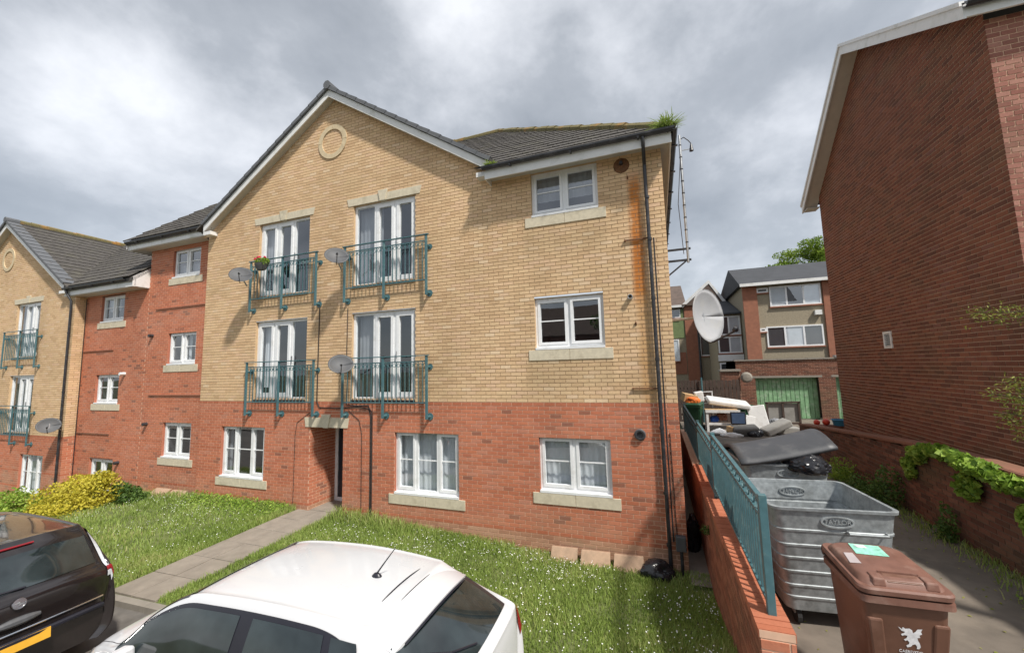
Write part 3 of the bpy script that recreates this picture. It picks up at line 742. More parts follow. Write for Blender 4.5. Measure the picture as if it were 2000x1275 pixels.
# eaves box on the right: fascia, soffit, gutter
EX0 = -3.14
MB().box(EX0, EX - 0.03, 7.30, 7.325, 7.33, 7.56).build('fascia', 'fascia_white', main)
MB().box(EX0 - 0.02, EX0, 7.30, F - 0.01, 7.33, 7.50).build('eaves_end', 'fascia_white', main)
MB().box(EX0, EX - 0.03, 7.326, F + 0.05, 7.436, 7.45).build('soffit', 'soffit', main)
MB().box(XR - 0.01, EX - 0.055, F + 0.05, 17, 7.436, 7.45).build('soffit', 'soffit', main)
MB().box(EX - 0.055, EX - 0.03, 7.326, 17, 7.33, 7.56).build('fascia', 'fascia_white', main)
gutter(main, (EX0 - 0.05, 7.24, 7.555), (EX + 0.03, 7.24, 7.555)); gutter(main, (EX + 0.03, 7.2, 7.55), (EX + 0.03, 17, 7.55))
downpipe(main, [(-0.01, 7.24, 7.50), (-0.01, 7.25, 7.40), (-0.01, 7.42, 7.24), (-0.01, 7.575, 7.14), (-0.01, 7.575, 6.95), (0.0, 7.575, 3.5), (0.01, 7.575, -0.08)], clips=[(0, 7.575, z) for z in (6.5, 5.7, 4.6, 3.5, 2.3, 1.2, 0.35)])
downpipe(main, [(0.07, 7.60, 5.72), (0.075, 7.60, 2.0), (0.08, 7.60, 0.4)], r=0.013, name='cable')
# fittings on the facade
def disc_on_wall(root, W, x, z, prof, mat, name, seg=20):
    mb = lathe(prof, seg); M = Matrix.Translation(W.P(x, z, 0)) @ W.nd.to_track_quat('Z', 'Y').to_matrix().to_4x4()
    return shade_auto(xform(mb, M).build(name, mat, root))
v_ = disc_on_wall(main, WF, -0.43, 7.235, [(0, 0.05), (0.05, 0.05), (0.06, 0.035), (0.125, 0.03), (0.15, 0.012), (0.15, 0)], 'rusty', 'bell_mount'); disc_on_wall(main, WF, -0.43, 7.255, [(0, 0.12), (0.03, 0.12), (0.04, 0.04)], 'black_plastic', 'bell_boss')
disc_on_wall(main, WF, -0.40, 4.66, [(0.02, 0.03), (0.035, 0.10), (0.045, 0.10), (0.045, 0)], 'steel', 'overflow_pipe')
disc_on_wall(main, WF, -0.37, 2.16, [(0.0, 0.02), (0.055, 0.03), (0.06, 0.07), (0.08, 0.07), (0.085, 0)], 'black_plastic', 'flue')
disc_on_wall(main, WF, -0.37, 2.16, [(0.086, 0.0), (0.086, 0.04), (0.10, 0.03), (0.10, 0)], 'dish_grey', 'flue_collar')
for z in (5.74, 2.98):
    MB().bar((-0.44, F - 0.035, z), (0.0, F - 0.035, z), 0.02, 0.025).build('rusty_bracket', 'rusty', main)
    MB().bar((-0.44, F + 0.0, z), (-0.44, F - 0.05, z), 0.03, 0.03).build('rusty_bracket', 'rusty', main)
for z in (6.98, 4.17): MB().bar((-0.33, F + 0.0, z), (-0.33, F - 0.03, z - 0.02), 0.025, 0.06).build('rusty_bracket', 'rusty', main)
def cable(root, pts, r=0.008, mat='cable'): return MB().tube(pts, r, 6).build('cable', mat, root)
y_ = F - 0.016
cable(main, [(-7.86, y_, 5.25), (-7.87, y_, 4.2), (-7.88, y_, 2.72), (-7.80, y_, 2.58), (-7.3, y_, 2.56), (-6.6, y_, 2.60), (-6.33, y_, 2.55), (-6.27, y_, 2.40), (-6.27, y_, 0.2)], 0.012)
cable(main, [(-6.98, y_, 4.95), (-6.99, y_, 3.75)]); cable(main, [(-6.95, y_, 3.4), (-6.97, y_, 2.65), (-6.7, y_, 2.62), (-6.35, y_, 2.63), (-6.23, y_, 2.45), (-6.23, y_, 0.2)], 0.014)
cable(main, [(-8.1, y_, 2.45), (-8.5, y_, 2.2), (-8.55, y_, 1.9), (-8.56, y_, 0.1)], 0.006); cable(main, [(-6.9, y_, 2.5), (-6.6, y_, 2.3), (-6.52, y_, 2.0), (-6.51, y_, 0.2)], 0.006)
cable(main, [(0.13, y_, 2.2), (0.14, y_, 0.3)], 0.007)
mb_ = thing('meter_box', (0.19, F - 0.12, -0.08), 'small grey service box on a short post at the corner of the gabled block', 'utility box')
MB().box(0.11, 0.27, F - 0.14, F - 0.03, 0.28, 0.52).build('housing', 'dish_grey', mb_, bevel=0.012); MB().tube([(0.19, F - 0.08, -0.1), (0.19, F - 0.08, 0.28)], 0.028, 8).build('post', 'black_plastic', mb_)

# ================================================================== red link blocks
WM = Wall((0, 7.95, 0), (1, 0, 0), (0, -1, 0))
XA, XB = -15.33, -18.97
linkA = thing('apartment_building', (-13.7, 7.95, 0), 'taller plain red brick link block beside the big gable, three windows one above another', 'building')
def zone_red(dz):
    def z_(z):
        z -= dz
        for b in (2.68, 1.48, 0.955, 0.28):
            if abs(z - b) < 0.0376: return 'brick_orange', 'mortar_red'
        return 'brick_red', 'mortar_red'
    return z_
wa = (-14.22, -12.93)
brick_wall(linkA, WM, ZW - 0.3, 7.5, lambda z: (XA, XL), [(*wa, 6.48, 7.40), (*wa, 3.77, 4.77), (*wa, 1.01, 2.05)], zone_red(0.02))
window(linkA, WM, *wa, 6.48, 7.40, 2, True, ('curtain_grey', [(0.02, 0.98, 0.0, 0.5)])); window(linkA, WM, *wa, 3.77, 4.77, 2, True, ('curtain', [(0.5, 0.60, 0.0, 1.0)]), ajar=0); window(linkA, WM, *wa, 1.01, 2.05, 2, True, None)
WAs = Wall((XA, 0, 0), (0, 1, 0), (-1, 0, 0))
brick_wall(linkA, WAs, 5.9, 7.7, lambda z: (7.95, 11), [], zone_red(0.02))
# corbelled cable trunking lines seen on the red wall
for (xa, xb, z) in ((-14.9, -12.2, 5.55), (-15.0, -12.3, 2.86)): MB().box(xa, xb, 7.915, 7.95, z - 0.018, z + 0.018).build('string_course', 'terracotta', linkA)
PA = 0.85
ra = MB(); e0 = Vector((-15.95, 7.55, 7.78)); e1 = Vector((-11.9, 7.55, 7.78)); up = Vector((0, 5.2, 5.2 * PA))
ra.extrude([e0, e1, e1 + up, e0 + up], (0, 0, -0.12)); roofA = ra.build('roof', 'tile', linkA)
tiled_slope(roofA, e0 + Vector((0, -0.05, 0.02)), (1, 0, 0), (0, 1, PA), 0.1, 4.2, 6.4, lambda p: p.z > APZ - 0.1 - SL * abs(p.x - APX) or p.x < -12.3)
MB().box(-15.9, -12.3, 7.60, 7.625, 7.52, 7.76).build('fascia', 'fascia_white', linkA); MB().box(-15.9, -12.16, 7.626, 8.0, 7.50, 7.515).build('soffit', 'soffit', linkA)
MB().box(-15.9, XA, 8.0, 10.5, 7.50, 7.515).build('soffit', 'soffit', linkA)
MB().extrude([(-15.92, 7.55, 7.55), (-15.92, 7.55, 7.80), (-15.92, 12.7, 7.80 + 5.15 * PA), (-15.92, 12.7, 7.55 + 5.15 * PA)], (0.02, 0, 0)).build('bargeboard', 'fascia_white', linkA)
gutter(linkA, (-15.95, 7.54, 7.76), (-12.2, 7.54, 7.76)); downpipe(linkA, [(-12.36, 7.54, 7.72), (-12.36, 7.6, 7.6), (-12.25, 7.86, 7.35), (-12.2, 7.9, 7.2), (-12.2, 7.9, 0.1)], r=0.03)
disc_on_wall(linkA, WM, -15.0, 4.72, [(0.0, 0.12), (0.05, 0.12), (0.055, 0)], 'black_plastic', 'flue'); disc_on_wall(linkA, WM, -15.0, 1.98, [(0.0, 0.12), (0.05, 0.12), (0.055, 0)], 'black_plastic', 'flue')
DZ = -1.21
linkB = thing('apartment_building', (-17.1, 7.95, -0.9), 'lower plain red brick link block standing between its taller red twin and the far gable', 'building')
wb = (-17.90, -16.60)
wB = [(*wb, 6.48 + DZ + 0.04, 7.42 + DZ), (*wb, 3.79 + DZ, 4.76 + DZ), (*wb, 1.01 + DZ, 2.02 + DZ)]
brick_wall(linkB, WM, ZW + DZ - 0.3, 6.3, lambda z: (XB, XA), wB, zone_red(DZ))
window(linkB, WM, *wB[0], 2, True, ('curtain', [(0.02, 0.5, 0.45, 1.0)])); window(linkB, WM, *wB[1], 2, True, None); window(linkB, WM, *wB[2], 2, True, ('curtain', [(0.02, 0.98, 0.02, 0.5)]))
for (xa, xb, z) in ((-18.9, -17.0, 4.36), (-18.9, -16.9, 1.62)): MB().box(xa, xb, 7.915, 7.95, z - 0.018, z + 0.018).build('string_course', 'terracotta', linkB)
f0 = Vector((-19.4, 7.50, 6.57)); f1 = Vector((-15.34, 7.50, 6.57))
rbm = MB(); up = Vector((0, 5.2, 5.2 * PA)); rbm.extrude([f0 + Vector((0.25, 0, 0)), f1, f1 + up, f0 + up + Vector((-4.6, 0, 0)), Vector((-23.55, 7.5 + (9.55 - 6.57) / PA, 9.55))], (0, 0, -0.12)); roofB = rbm.build('roof', 'tile', linkB)
LAX, LAZ = -23.55, 9.55
tiled_slope(roofB, f0 + Vector((-4.6, -0.05, 0.02)), (1, 0, 0), (0, 1, PA), 0.1, 8.6, 6.5, lambda p: p.z > LAZ + 0.02 - SL * abs(p.x - LAX) and p.x < XA - 0.1, limit=260)
MB().box(-19.3, -15.34, 7.55, 7.575, 6.30, 6.54).build('fascia', 'fascia_white', linkB); MB().box(-19.3, -15.34, 7.576, 8.0, 6.28, 6.295).build('soffit', 'soffit', linkB)
MB().extrude([(-15.36, 7.50, 6.28), (-15.36, 7.95, 6.28), (-15.36, 7.95, 6.95), (-15.36, 7.50, 6.58)], (0.02, 0, 0)).build('box_end', 'fascia_white', linkB)
gutter(linkB, (-19.2, 7.47, 6.55), (-15.7, 7.47, 6.55))
disc_on_wall(linkB, WM, -16.3, 3.55, [(0.0, 0.15), (0.05, 0.15), (0.055, 0)], 'upvc', 'flue'); disc_on_wall(linkB, WM, -16.3, 0.75, [(0.0, 0.12), (0.05, 0.12), (0.055, 0)], 'black_plastic', 'flue')

# ================================================================== far left gabled block
leftb = thing('apartment_building', (-23, F, -1.2), 'second buff gabled apartment block cut off by the left edge of the picture', 'building')
dl = (-22.70, -21.02); gl_ = (-21.45, -19.95)
opl = [(*dl, DT0 + DZ, DT1 + DZ), (*dl, DM0 + DZ, DM1 + DZ), (*gl_, 0.73 + DZ, G1 + DZ)]
XC = -18.80
def outline_left(z):
    h = (LAZ - 0.02 - z) / SL
    if h < 0.1: return None
    return (max(-29.5, LAX - h), min(XC, LAX + h)) if z > 6.25 else (-29.5, XC)
brick_wall(leftb, WF, ZW + DZ - 0.375, 9.6, outline_left, opl, zone_for(DZ))
brick_wall(leftb, Wall((XC, 0, 0), (0, 1, 0), (1, 0, 0)), ZW + DZ - 0.375, 6.4, lambda z: (F, 7.95), [], zone_for(DZ))
french_door(leftb, WF, *opl[0], 'reveal_buff', ('curtain', [(0.02, 0.3, 0.0, 1.0)])); french_door(leftb, WF, *opl[1], 'reveal_buff', ('curtain_grey', [(0.02, 0.3, 0.0, 1.0)]))
window(leftb, WF, *opl[2], 3, True, ('curtain', [(0.02, 0.98, 0.0, 1.0)]), stone=False)
lintel(leftb, WF, -22.92, -20.82, 7.505 + DZ, 7.69 + DZ); roundel(leftb, WF, -23.7, 9.36 + DZ)
roofL = gable_roof(leftb, LAX, LAZ + 0.02, SL, 4.46, 7.44, 13.5)
tl0 = Vector((LAX + 4.85, 7.55, LAZ + 0.10 - SL * 4.85))
tiled_slope(roofL, tl0, (0, 1, 0), (-1, 0, SL), 0.15, 4.6, 5.75, lambda p: p.z > 6.57 + PA * (p.y - 7.5) - 0.1, limit=290)
caps(roofL, (LAX, 7.6, LAZ + 0.12), (LAX, 11.2, LAZ + 0.12), 'tile_moss')
downpipe(leftb, [(-19.05, 7.47, 6.5), (-19.0, 7.5, 6.35), (-18.86, 7.56, 6.1), (-18.86, 7.57, 5.8), (-18.86, 7.57, -1.3)], clips=[(-18.86, 7.57, z) for z in (5, 3, 1)])
cable(leftb, [(-18.72, 7.9, 6.2), (-18.72, 7.9, -1.2)], 0.012)
# ================================================================== dark brick building on the right
RX, RY0, RY1, RRY, RRZ = 4.70, 7.28, 13.55, 10.55, 10.42
right = thing('apartment_building', (RX, 10.5, 0.5), 'tall dark red brick gable end with white verge boards at the right edge', 'building')
WR_ = Wall((RX, 0, 0), (0, 1, 0), (-1, 0, 0))
SF, SB = 0.63, 0.76
def outline_right(z):
    if z < 7.85: return (RY0, RY1)
    a = RY0 if z < 8.2 else RRY - (RRZ - z) / SF
    b = RRY + (RRZ - z) / SB
    a = max(a, RY0); b = min(b, RY1)
    return (a, b) if b - a > 0.15 else None
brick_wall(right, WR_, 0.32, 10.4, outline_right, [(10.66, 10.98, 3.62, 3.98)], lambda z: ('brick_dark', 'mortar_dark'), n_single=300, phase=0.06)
WRf = Wall((0, RY0, 0), (1, 0, 0), (0, -1, 0))
brick_wall(right, WRf, 0.32, 8.2, lambda z: (RX, RX + 0.56), [], lambda z: ('brick_pier', 'mortar_red'), bl=0.17)
WRg = Wall((0, RY0 + 0.9, 0), (1, 0, 0), (0, -1, 0))
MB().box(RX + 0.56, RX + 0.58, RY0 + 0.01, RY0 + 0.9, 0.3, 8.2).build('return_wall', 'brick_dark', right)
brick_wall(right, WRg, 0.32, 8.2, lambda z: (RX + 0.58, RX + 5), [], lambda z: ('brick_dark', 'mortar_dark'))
# vent
vt = MB(); frame_bars(vt, WR_, 10.66, 10.98, 3.62, 3.98, 0.05, -0.02, 0.02); vto = vt.build('vent_grille', 'fascia_white', right)
for i in range(6):
    z = 3.68 + i * 0.043; wbox(MB(), WR_, 10.71, 10.93, z, z + 0.025, -0.02, 0.008).build('louvre', 'steel', vto)
MB().quad(WR_.P(10.66, 3.62, -0.015), WR_.P(10.98, 3.62, -0.015), WR_.P(10.98, 3.98, -0.015), WR_.P(10.66, 3.98, -0.015)).build('vent_back', 'interior', vto)
# verge boards, soffit, roof slabs
OV = 0.34
top = Vector((RX - OV, RRY, RRZ + 0.16)); fr = Vector((RX - OV, RY0 - 0.22, RRZ + 0.16 - SF * (RRY - RY0 + 0.22))); bk = Vector((RX - OV, RY1 + 0.35, RRZ + 0.16 - SB * (RY1 + 0.35 - RRY)))
for q, nm in ((fr, 'bargeboard'), (bk, 'bargeboard')):
    dn = Vector((0, 0, -0.24)); MB().extrude([top, q, q + dn, top + dn], (0.03, 0, 0)).build(nm, 'fascia_white', right)
    ov = Vector((-0.03, 0, 0.03)); MB().extrude([top + ov, q + ov, q + ov + Vector((0, 0, -0.07)), top + ov + Vector((0, 0, -0.07))], (0.06, 0, 0)).build('verge_trim', 'fascia_white', right)
    d2_ = Vector((0, 0, -0.20)); MB().quad(top + d2_ + Vector((.03, 0, 0)), q + d2_ + Vector((.03, 0, 0)), q + d2_ + Vector((OV + .02, 0, 0)), top + d2_ + Vector((OV + .02, 0, 0))).build('soffit', 'soffit', right)
rr = MB()
for q in (fr, bk): rr.extrude([top + Vector((0.04, 0, -0.03)), q + Vector((0.04, 0, -0.03)), q + Vector((6, 0, -0.03)), top + Vector((6, 0, -0.03))], (0, 0, 0.05))
rr.build('roof', 'slate_roof', right)
MB().box(RX - OV + 0.03, RX + 0.0, RY1 + 0.0, RY1 + 0.34, bk.z - 0.22, bk.z - 0.20).build('eaves_soffit', 'soffit', right)
MB().box(RX, RX + 5, RY1 - 0.02, RY1, 0.3, 8.0).build('back_wall', 'brick_dark', right)
MB().box(RX - OV + 0.03, RX + 5, fr.y, fr.y + 0.03, fr.z - 0.22, fr.z - 0.02).build('fascia', 'fascia_white', right)
gutter(right, (RX - OV, fr.y - 0.06, fr.z - 0.05), (RX + 4, fr.y - 0.06, fr.z - 0.05))

# ================================================================== low wall in front of it
lw = thing('garden_wall', (4.0, 9, ALLEY), 'low dark brick boundary wall along the tarmac alley, overgrown with creeper', 'wall')
def lw_top(y): return 1.93 - max(0, y - 8.6) * 0.082
WLW = Wall((4.0, 0, 0), (0, 1, 0), (-1, 0, 0))
brick_wall(lw, WLW, ALLEY - 0.075, 1.97, lambda z: (4.6, 14.8) if z < 1.40 else (4.6, min(14.8, 8.6 + (1.93 - z) / 0.082)), [], lambda z: ('brick_mossy', 'mortar_moss'), n_single=300)
y0c = 4.6
while y0c < 14.7:
    y1c = y0c + 0.60; a, b = lw_top(y0c), lw_top(y1c)
    MB().hexa([(3.97, y0c + .004, a - .0), (4.30, y0c + .004, a), (4.30, y1c - .004, b), (3.97, y1c - .004, b), (3.97, y0c + .004, a + .06), (4.30, y0c + .004, a + .06), (4.30, y1c - .004, b + .06), (3.97, y1c - .004, b + .06)]).build('coping_stone', 'brick_mossy', lw, bevel=0.01)
    y0c = y1c
MB().extrude([(4.27, 4.6, 0.5), (4.27, 14.8, 0.5), (4.27, 14.8, lw_top(14.8)), (4.27, 8.6, 1.93), (4.27, 4.6, 1.93)], (-0.02, 0, 0)).build('back_face', 'mortar_dark', lw)
MB().box(4.0, 4.25, 14.8, 14.82, 0.5, 1.4).build('end_face', 'brick_mossy', lw); MB().box(4.001, 4.25, 4.58, 4.6, 0.5, 1.93).build('end_face', 'brick_mossy', lw)
structure(MB().quad((4.27, 4.6, 1.0), (4.71, 4.6, 1.0), (4.71, 15, 1.0), (4.27, 15, 1.0)).build('planting_strip', 'soil'))

# ================================================================== railing wall between lawn and alley
XW0, XW1 = 0.60, 0.82
YN, YFAR = 3.62, 15.0
rw = thing('railing_wall', (0.7, 5, 0.3), 'stepped orange brick retaining wall running back beside the lawn', 'wall')
steps = [(YN, 5.35, 1.42), (5.35, 7.05, 1.34), (7.05, 9.6, 1.265), (9.6, YFAR, 1.19)]
for si, (a, b, zt) in enumerate(steps):
    z0_ = zt - 0.065 - 0.075 * 20
    brick_wall(rw, Wall((XW0, 0, 0), (0, 1, 0), (-1, 0, 0)), z0_, zt - 0.065, lambda z, a=a, b=b: (a, b), [], lambda z: ('brick_weathered_shaded', 'mortar_dark'), n_single=(150, 80, 40, 0)[si])  # lawn side: shade is painted into this brick's colour
    brick_wall(rw, Wall((XW1, 0, 0), (0, 1, 0), (1, 0, 0)), z0_, zt - 0.065, lambda z, a=a, b=b: (a, b), [], lambda z: ('brick_red', 'mortar_red'))
    y = a; i = 0
    while y < b - 0.02:          # brick-on-edge coping
        y2 = min(y + 0.075, b)
        if b < 9.7: 
            o = MB().box(XW0 - 0.012, XW1 + 0.012, y + 0.004, y2 - 0.004, zt - 0.064, zt + random.uniform(-0.003, 0.003)).build('coping_brick', 'brick_orange', rw); o.color = (random.random(), 0, 0, 1)
        y = y2
    MB().box(XW0 - 0.006, XW1 + 0.006, a + 0.001, b - 0.001, zt - 0.062, zt - (0.008 if b < 9.7 else 0)).build('coping_bed', 'mortar_red', rw)
brick_wall(rw, Wall((0, YN, 0), (1, 0, 0), (0, -1, 0)), 1.42 - 0.065 - 0.075 * 14, 1.42 - 0.065, lambda z: (XW0, XW1), [], lambda z: ('brick_red', 'mortar_red'), n_single=0)
# teal railing standing on it, three bays
def railing_bay(y0, y1, zb, zt, label):
    t = thing('railing_panel', ((XW0 + XW1) / 2, (y0 + y1) / 2, zb), label, 'railing', 'teal railing bays on the retaining wall')
    x = (XW0 + XW1) / 2 + 0.02
    for y in (y0, y1): MB().box(x - 0.03, x + 0.03, y - 0.03, y + 0.03, zb - 0.02, zt + 0.03).build('post', 'teal', t, bevel=0.004)
    for z, h in ((zt - 0.02, 0.02), (zt - 0.15, 0.014), (zb + 0.09, 0.014)): MB().box(x - 0.02, x + 0.02, y0 + 0.03, y1 - 0.03, z - h, z + h).build('rail', 'teal', t)
    n = int((y1 - y0 - 0.06) / 0.105)
    for i in range(1, n):
        y = y0 + 0.03 + (y1 - y0 - 0.06) * i / n
        MB().box(x - 0.011, x + 0.011, y - 0.011, y + 0.011, zb + 0.105, zt - 0.165).build('bar', 'teal', t)
    for i in range(n // 2):
        y = y0 + 0.03 + (y1 - y0 - 0.06) * (i + 0.5) / (n // 2)
        ring = lathe([(0.048, -0.006), (0.056, -0.006), (0.056, 0.006), (0.048, 0.006), (0.048, -0.006)], 12)
        xform(ring, Matrix.Translation((x, y, zt - 0.085)) @ Matrix.Rotation(R(90), 4, 'Y')).build('ring', 'teal', t)
    return t
railing_bay(3.85, 7.00, 1.40, 2.30, 'nearest teal metal railing bay, beside the dented open skip bin')
railing_bay(7.06, 9.55, 1.29, 2.16, 'middle teal metal railing bay, beside the corner of the gabled block')
railing_bay(9.61, 14.5, 1.20, 2.06, 'farthest teal metal railing bay, ending at the rubbish heap')

# ================================================================== galvanised bins
def euro_bin(loc, rot, label, logo=True):
    t = thing('waste_container', (0, 0, 0), label, 'bin')
    w, d, zb, zt = 0.54, 0.53, 0.17, 1.20          # half sizes at the rim
    wb_, db = 0.44, 0.40
    def half(z): k = (z - zb) / (zt - zb); return wb_ + (w - wb_) * k, db + (d - db) * k
    def ring(z, o=0.0, n=5):
        a, b = half(z); a += o; b += o; r = 0.09; pts = []
        for cx, cy, t0 in ((a - r, -b + r, -90), (a - r, b - r, 0), (-a + r, b - r, 90), (-a + r, -b + r, 180)):
            for i in range(n): th = R(t0 + 90 * i / (n - 1)); pts.append((cx + r * math.cos(th), cy + r * math.sin(th), z))
        return pts + pts[:1]
    zs = []; z = zb
    ribs = [0.30, 0.42, 0.56, 0.70, 0.83, 0.98]
    zs = [(zb, 0)]
    for rz in ribs: zs += [(rz - 0.016, 0), (rz - 0.009, 0.008), (rz + 0.009, 0.008), (rz + 0.016, 0)]
    zs += [(zt, 0)]
    body = MB().grid([ring(z, o) for z, o in zs]); body.poly(ring(zb)[:-1][::-1])
    body.grid([ring(z, o - 0.010) for z, o in zs], flip=True)
    body.poly(ring(zb + 0.01, -0.010)[:-1])
    shade_auto(body.build('body', 'galvanised', t), 25)
    rim = MB(); rim.grid([ring(zt - 0.02, 0.003), ring(zt - 0.015, 0.022), ring(zt + 0.012, 0.022), ring(zt + 0.018, 0.006), ring(zt + 0.012, -0.012), ring(zt - 0.02, -0.012)])
    shade_auto(rim.build('rim', 'galvanised', t), 40)
    for s in (-1, 1):   # lifting trunnion brackets at the sides
        a, b = half(1.05)
        br = MB().extrude([(s * (w - 0.01), -0.10, 1.20), (s * (w - 0.03), -0.10, 0.95), (s * (w + 0.13), -0.04, 1.10), (s * (w + 0.15), -0.04, 1.14)], (0, 0.14, 0)); br.build('lifting_bracket', 'galvanised', t)
    for sx in (-1, 1):
        for sy in (-1, 1):
            c = MB().tube([(sx * 0.33 - 0.02, sy * 0.30, 0.085), (sx * 0.33 + 0.02, sy * 0.30, 0.085)], 0.083, 14); co = c.build('castor', 'tyre', t)
            MB().box(sx * 0.33 - 0.032, sx * 0.33 + 0.032, sy * 0.30 - 0.03, sy * 0.30 + 0.03, 0.10, 0.18).build('castor_fork', 'steel', co)
    if logo:
        for zz, off, rotz, yy in ((1.085, 0.012, 0, -1), (1.085, 0.0, 0, 1)):
            a, b = half(1.085)
            y = -b - 0.004 if yy < 0 else b - 0.016
            mb = MB(); n = 28; P = []
            for i in range(n + 1):
                th = 2 * math.pi * i / n; c, s_ = math.cos(th), math.sin(th)
                P.append([(0.15 * c + 0.02, y, 1.085 + 0.062 * s_), (0.145 * c + 0.02, y - 0.012, 1.085 + 0.058 * s_), (0.128 * c + 0.02, y - 0.012, 1.085 + 0.045 * s_), (0.124 * c + 0.02, y, 1.085 + 0.042 * s_)])
            badge = shade_auto(mb.grid(P, flip=True).build('embossed_oval', 'galvanised', t))
            me = text_mesh('TAYLOR', 0.062, 0.004); me.materials.clear(); me.materials.append(MATS['galvanised'])
            for v in me.vertices: v.co = Vector((v.co.x + 0.02, y - 0.006 + v.co.z, 1.085 + v.co.y))
            link('embossed_lettering', me, badge)
    h1 = MB()
    h1.tube([(0.10, -half(0.98)[1] - 0.012, 1.0), (0.10, -half(0.98)[1] - 0.05, 0.99), (0.42, -half(0.98)[1] - 0.05, 0.99), (0.42, -half(0.98)[1] - 0.012, 1.0)], 0.012, 8); h1.build('grab_handle', 'galvanised', t)
    t.location = loc; t.rotation_euler = (0, 0, rot); return t
euro_bin((1.50, 5.47, ALLEY), R(6), 'open lidless galvanised steel bin with ribbed sides, nearest behind the brown wheelie bin')
b2 = euro_bin((1.60, 7.38, ALLEY), R(5), 'galvanised steel bin further back with a dark plastic lid propped up by a black sack', logo=True)
# dark curved lid, hinged along the left edge and lifted on the right
lid = MB(); P = []
for i in range(13):
    u = i / 12.0; P.append([])
    for j in range(9):
        v = j / 8.0; x = -0.60 + 1.22 * u; y = -0.60 + 1.2 * v
        z = 1.225 + 0.15 * math.sin(math.pi * min(1, max(0, v))) + 0.26 * u ** 1.3
        P[-1].append((x, y, z))
lid.grid(P, flip=True); lo = lid.build('lid', 'lid_plastic', None); md = lo.modifiers.new('thick', 'SOLIDIFY'); md.thickness = 0.045; md.offset = -1
shade_auto(lo, 40); lo.parent = b2
MB().tube([(-0.58, -0.5, 1.22), (-0.58, 0.5, 1.22)], 0.018, 8).build('hinge_bar', 'steel', None).parent = b2
def lumpy(name, loc, size, mat, label=None, cat=None, seed=0, group=None, n=3):
    """crumpled sack: displaced sphere"""
    import bmesh
    bm = bmesh.new(); bmesh.ops.create_icosphere(bm, subdivisions=4, radius=1.0); r_ = random.Random(seed)
    lobes = [(Vector((r_.uniform(-1, 1), r_.uniform(-1, 1), r_.uniform(-0.4, 1))).normalized(), r_.uniform(-0.32, 0.3)) for _ in range(16)]
    for v in bm.verts:
        d = v.co.normalized(); k = 1.0
        for l, a in lobes: k += a * max(0, d.dot(l)) ** 7
        k += 0.045 * math.sin(9 * d.x + 5 * d.z + seed) * math.sin(11 * d.y + 3 * d.x) + 0.03 * math.sin(23 * d.z + 17 * d.x)
        v.co = Vector((d.x * size[0] * k, d.y * size[1] * k, max(-0.55, d.z) * size[2] * k))
    me = bpy.data.meshes.new(name); bm.to_mesh(me); bm.free(); me.materials.append(MATS[mat])
    o = link(name, me); shade_auto(o, 28); o.location = Vector(loc) + Vector((0, 0, 0.55 * size[2]))
    if label: tag(o, label, cat, group)
    return o
lumpy('bin_bag', (1.93, 6.93, ALLEY + 1.12), (0.30, 0.24, 0.17), 'bag_black', 'shiny black refuse sack bulging from under the dark plastic lid', 'bag', 3)
lumpy('bin_bag', (-0.17, 7.38, -0.12), (0.27, 0.15, 0.17), 'bag_black', 'crumpled black refuse sack on the grass by the foot of the downpipe', 'bag', 5)
lumpy('bin_bag', (0.44, 8.6, -0.06), (0.14, 0.22, 0.42), 'bag_black', 'black refuse sack in the narrow passage behind the corner of the block', 'bag', 9)

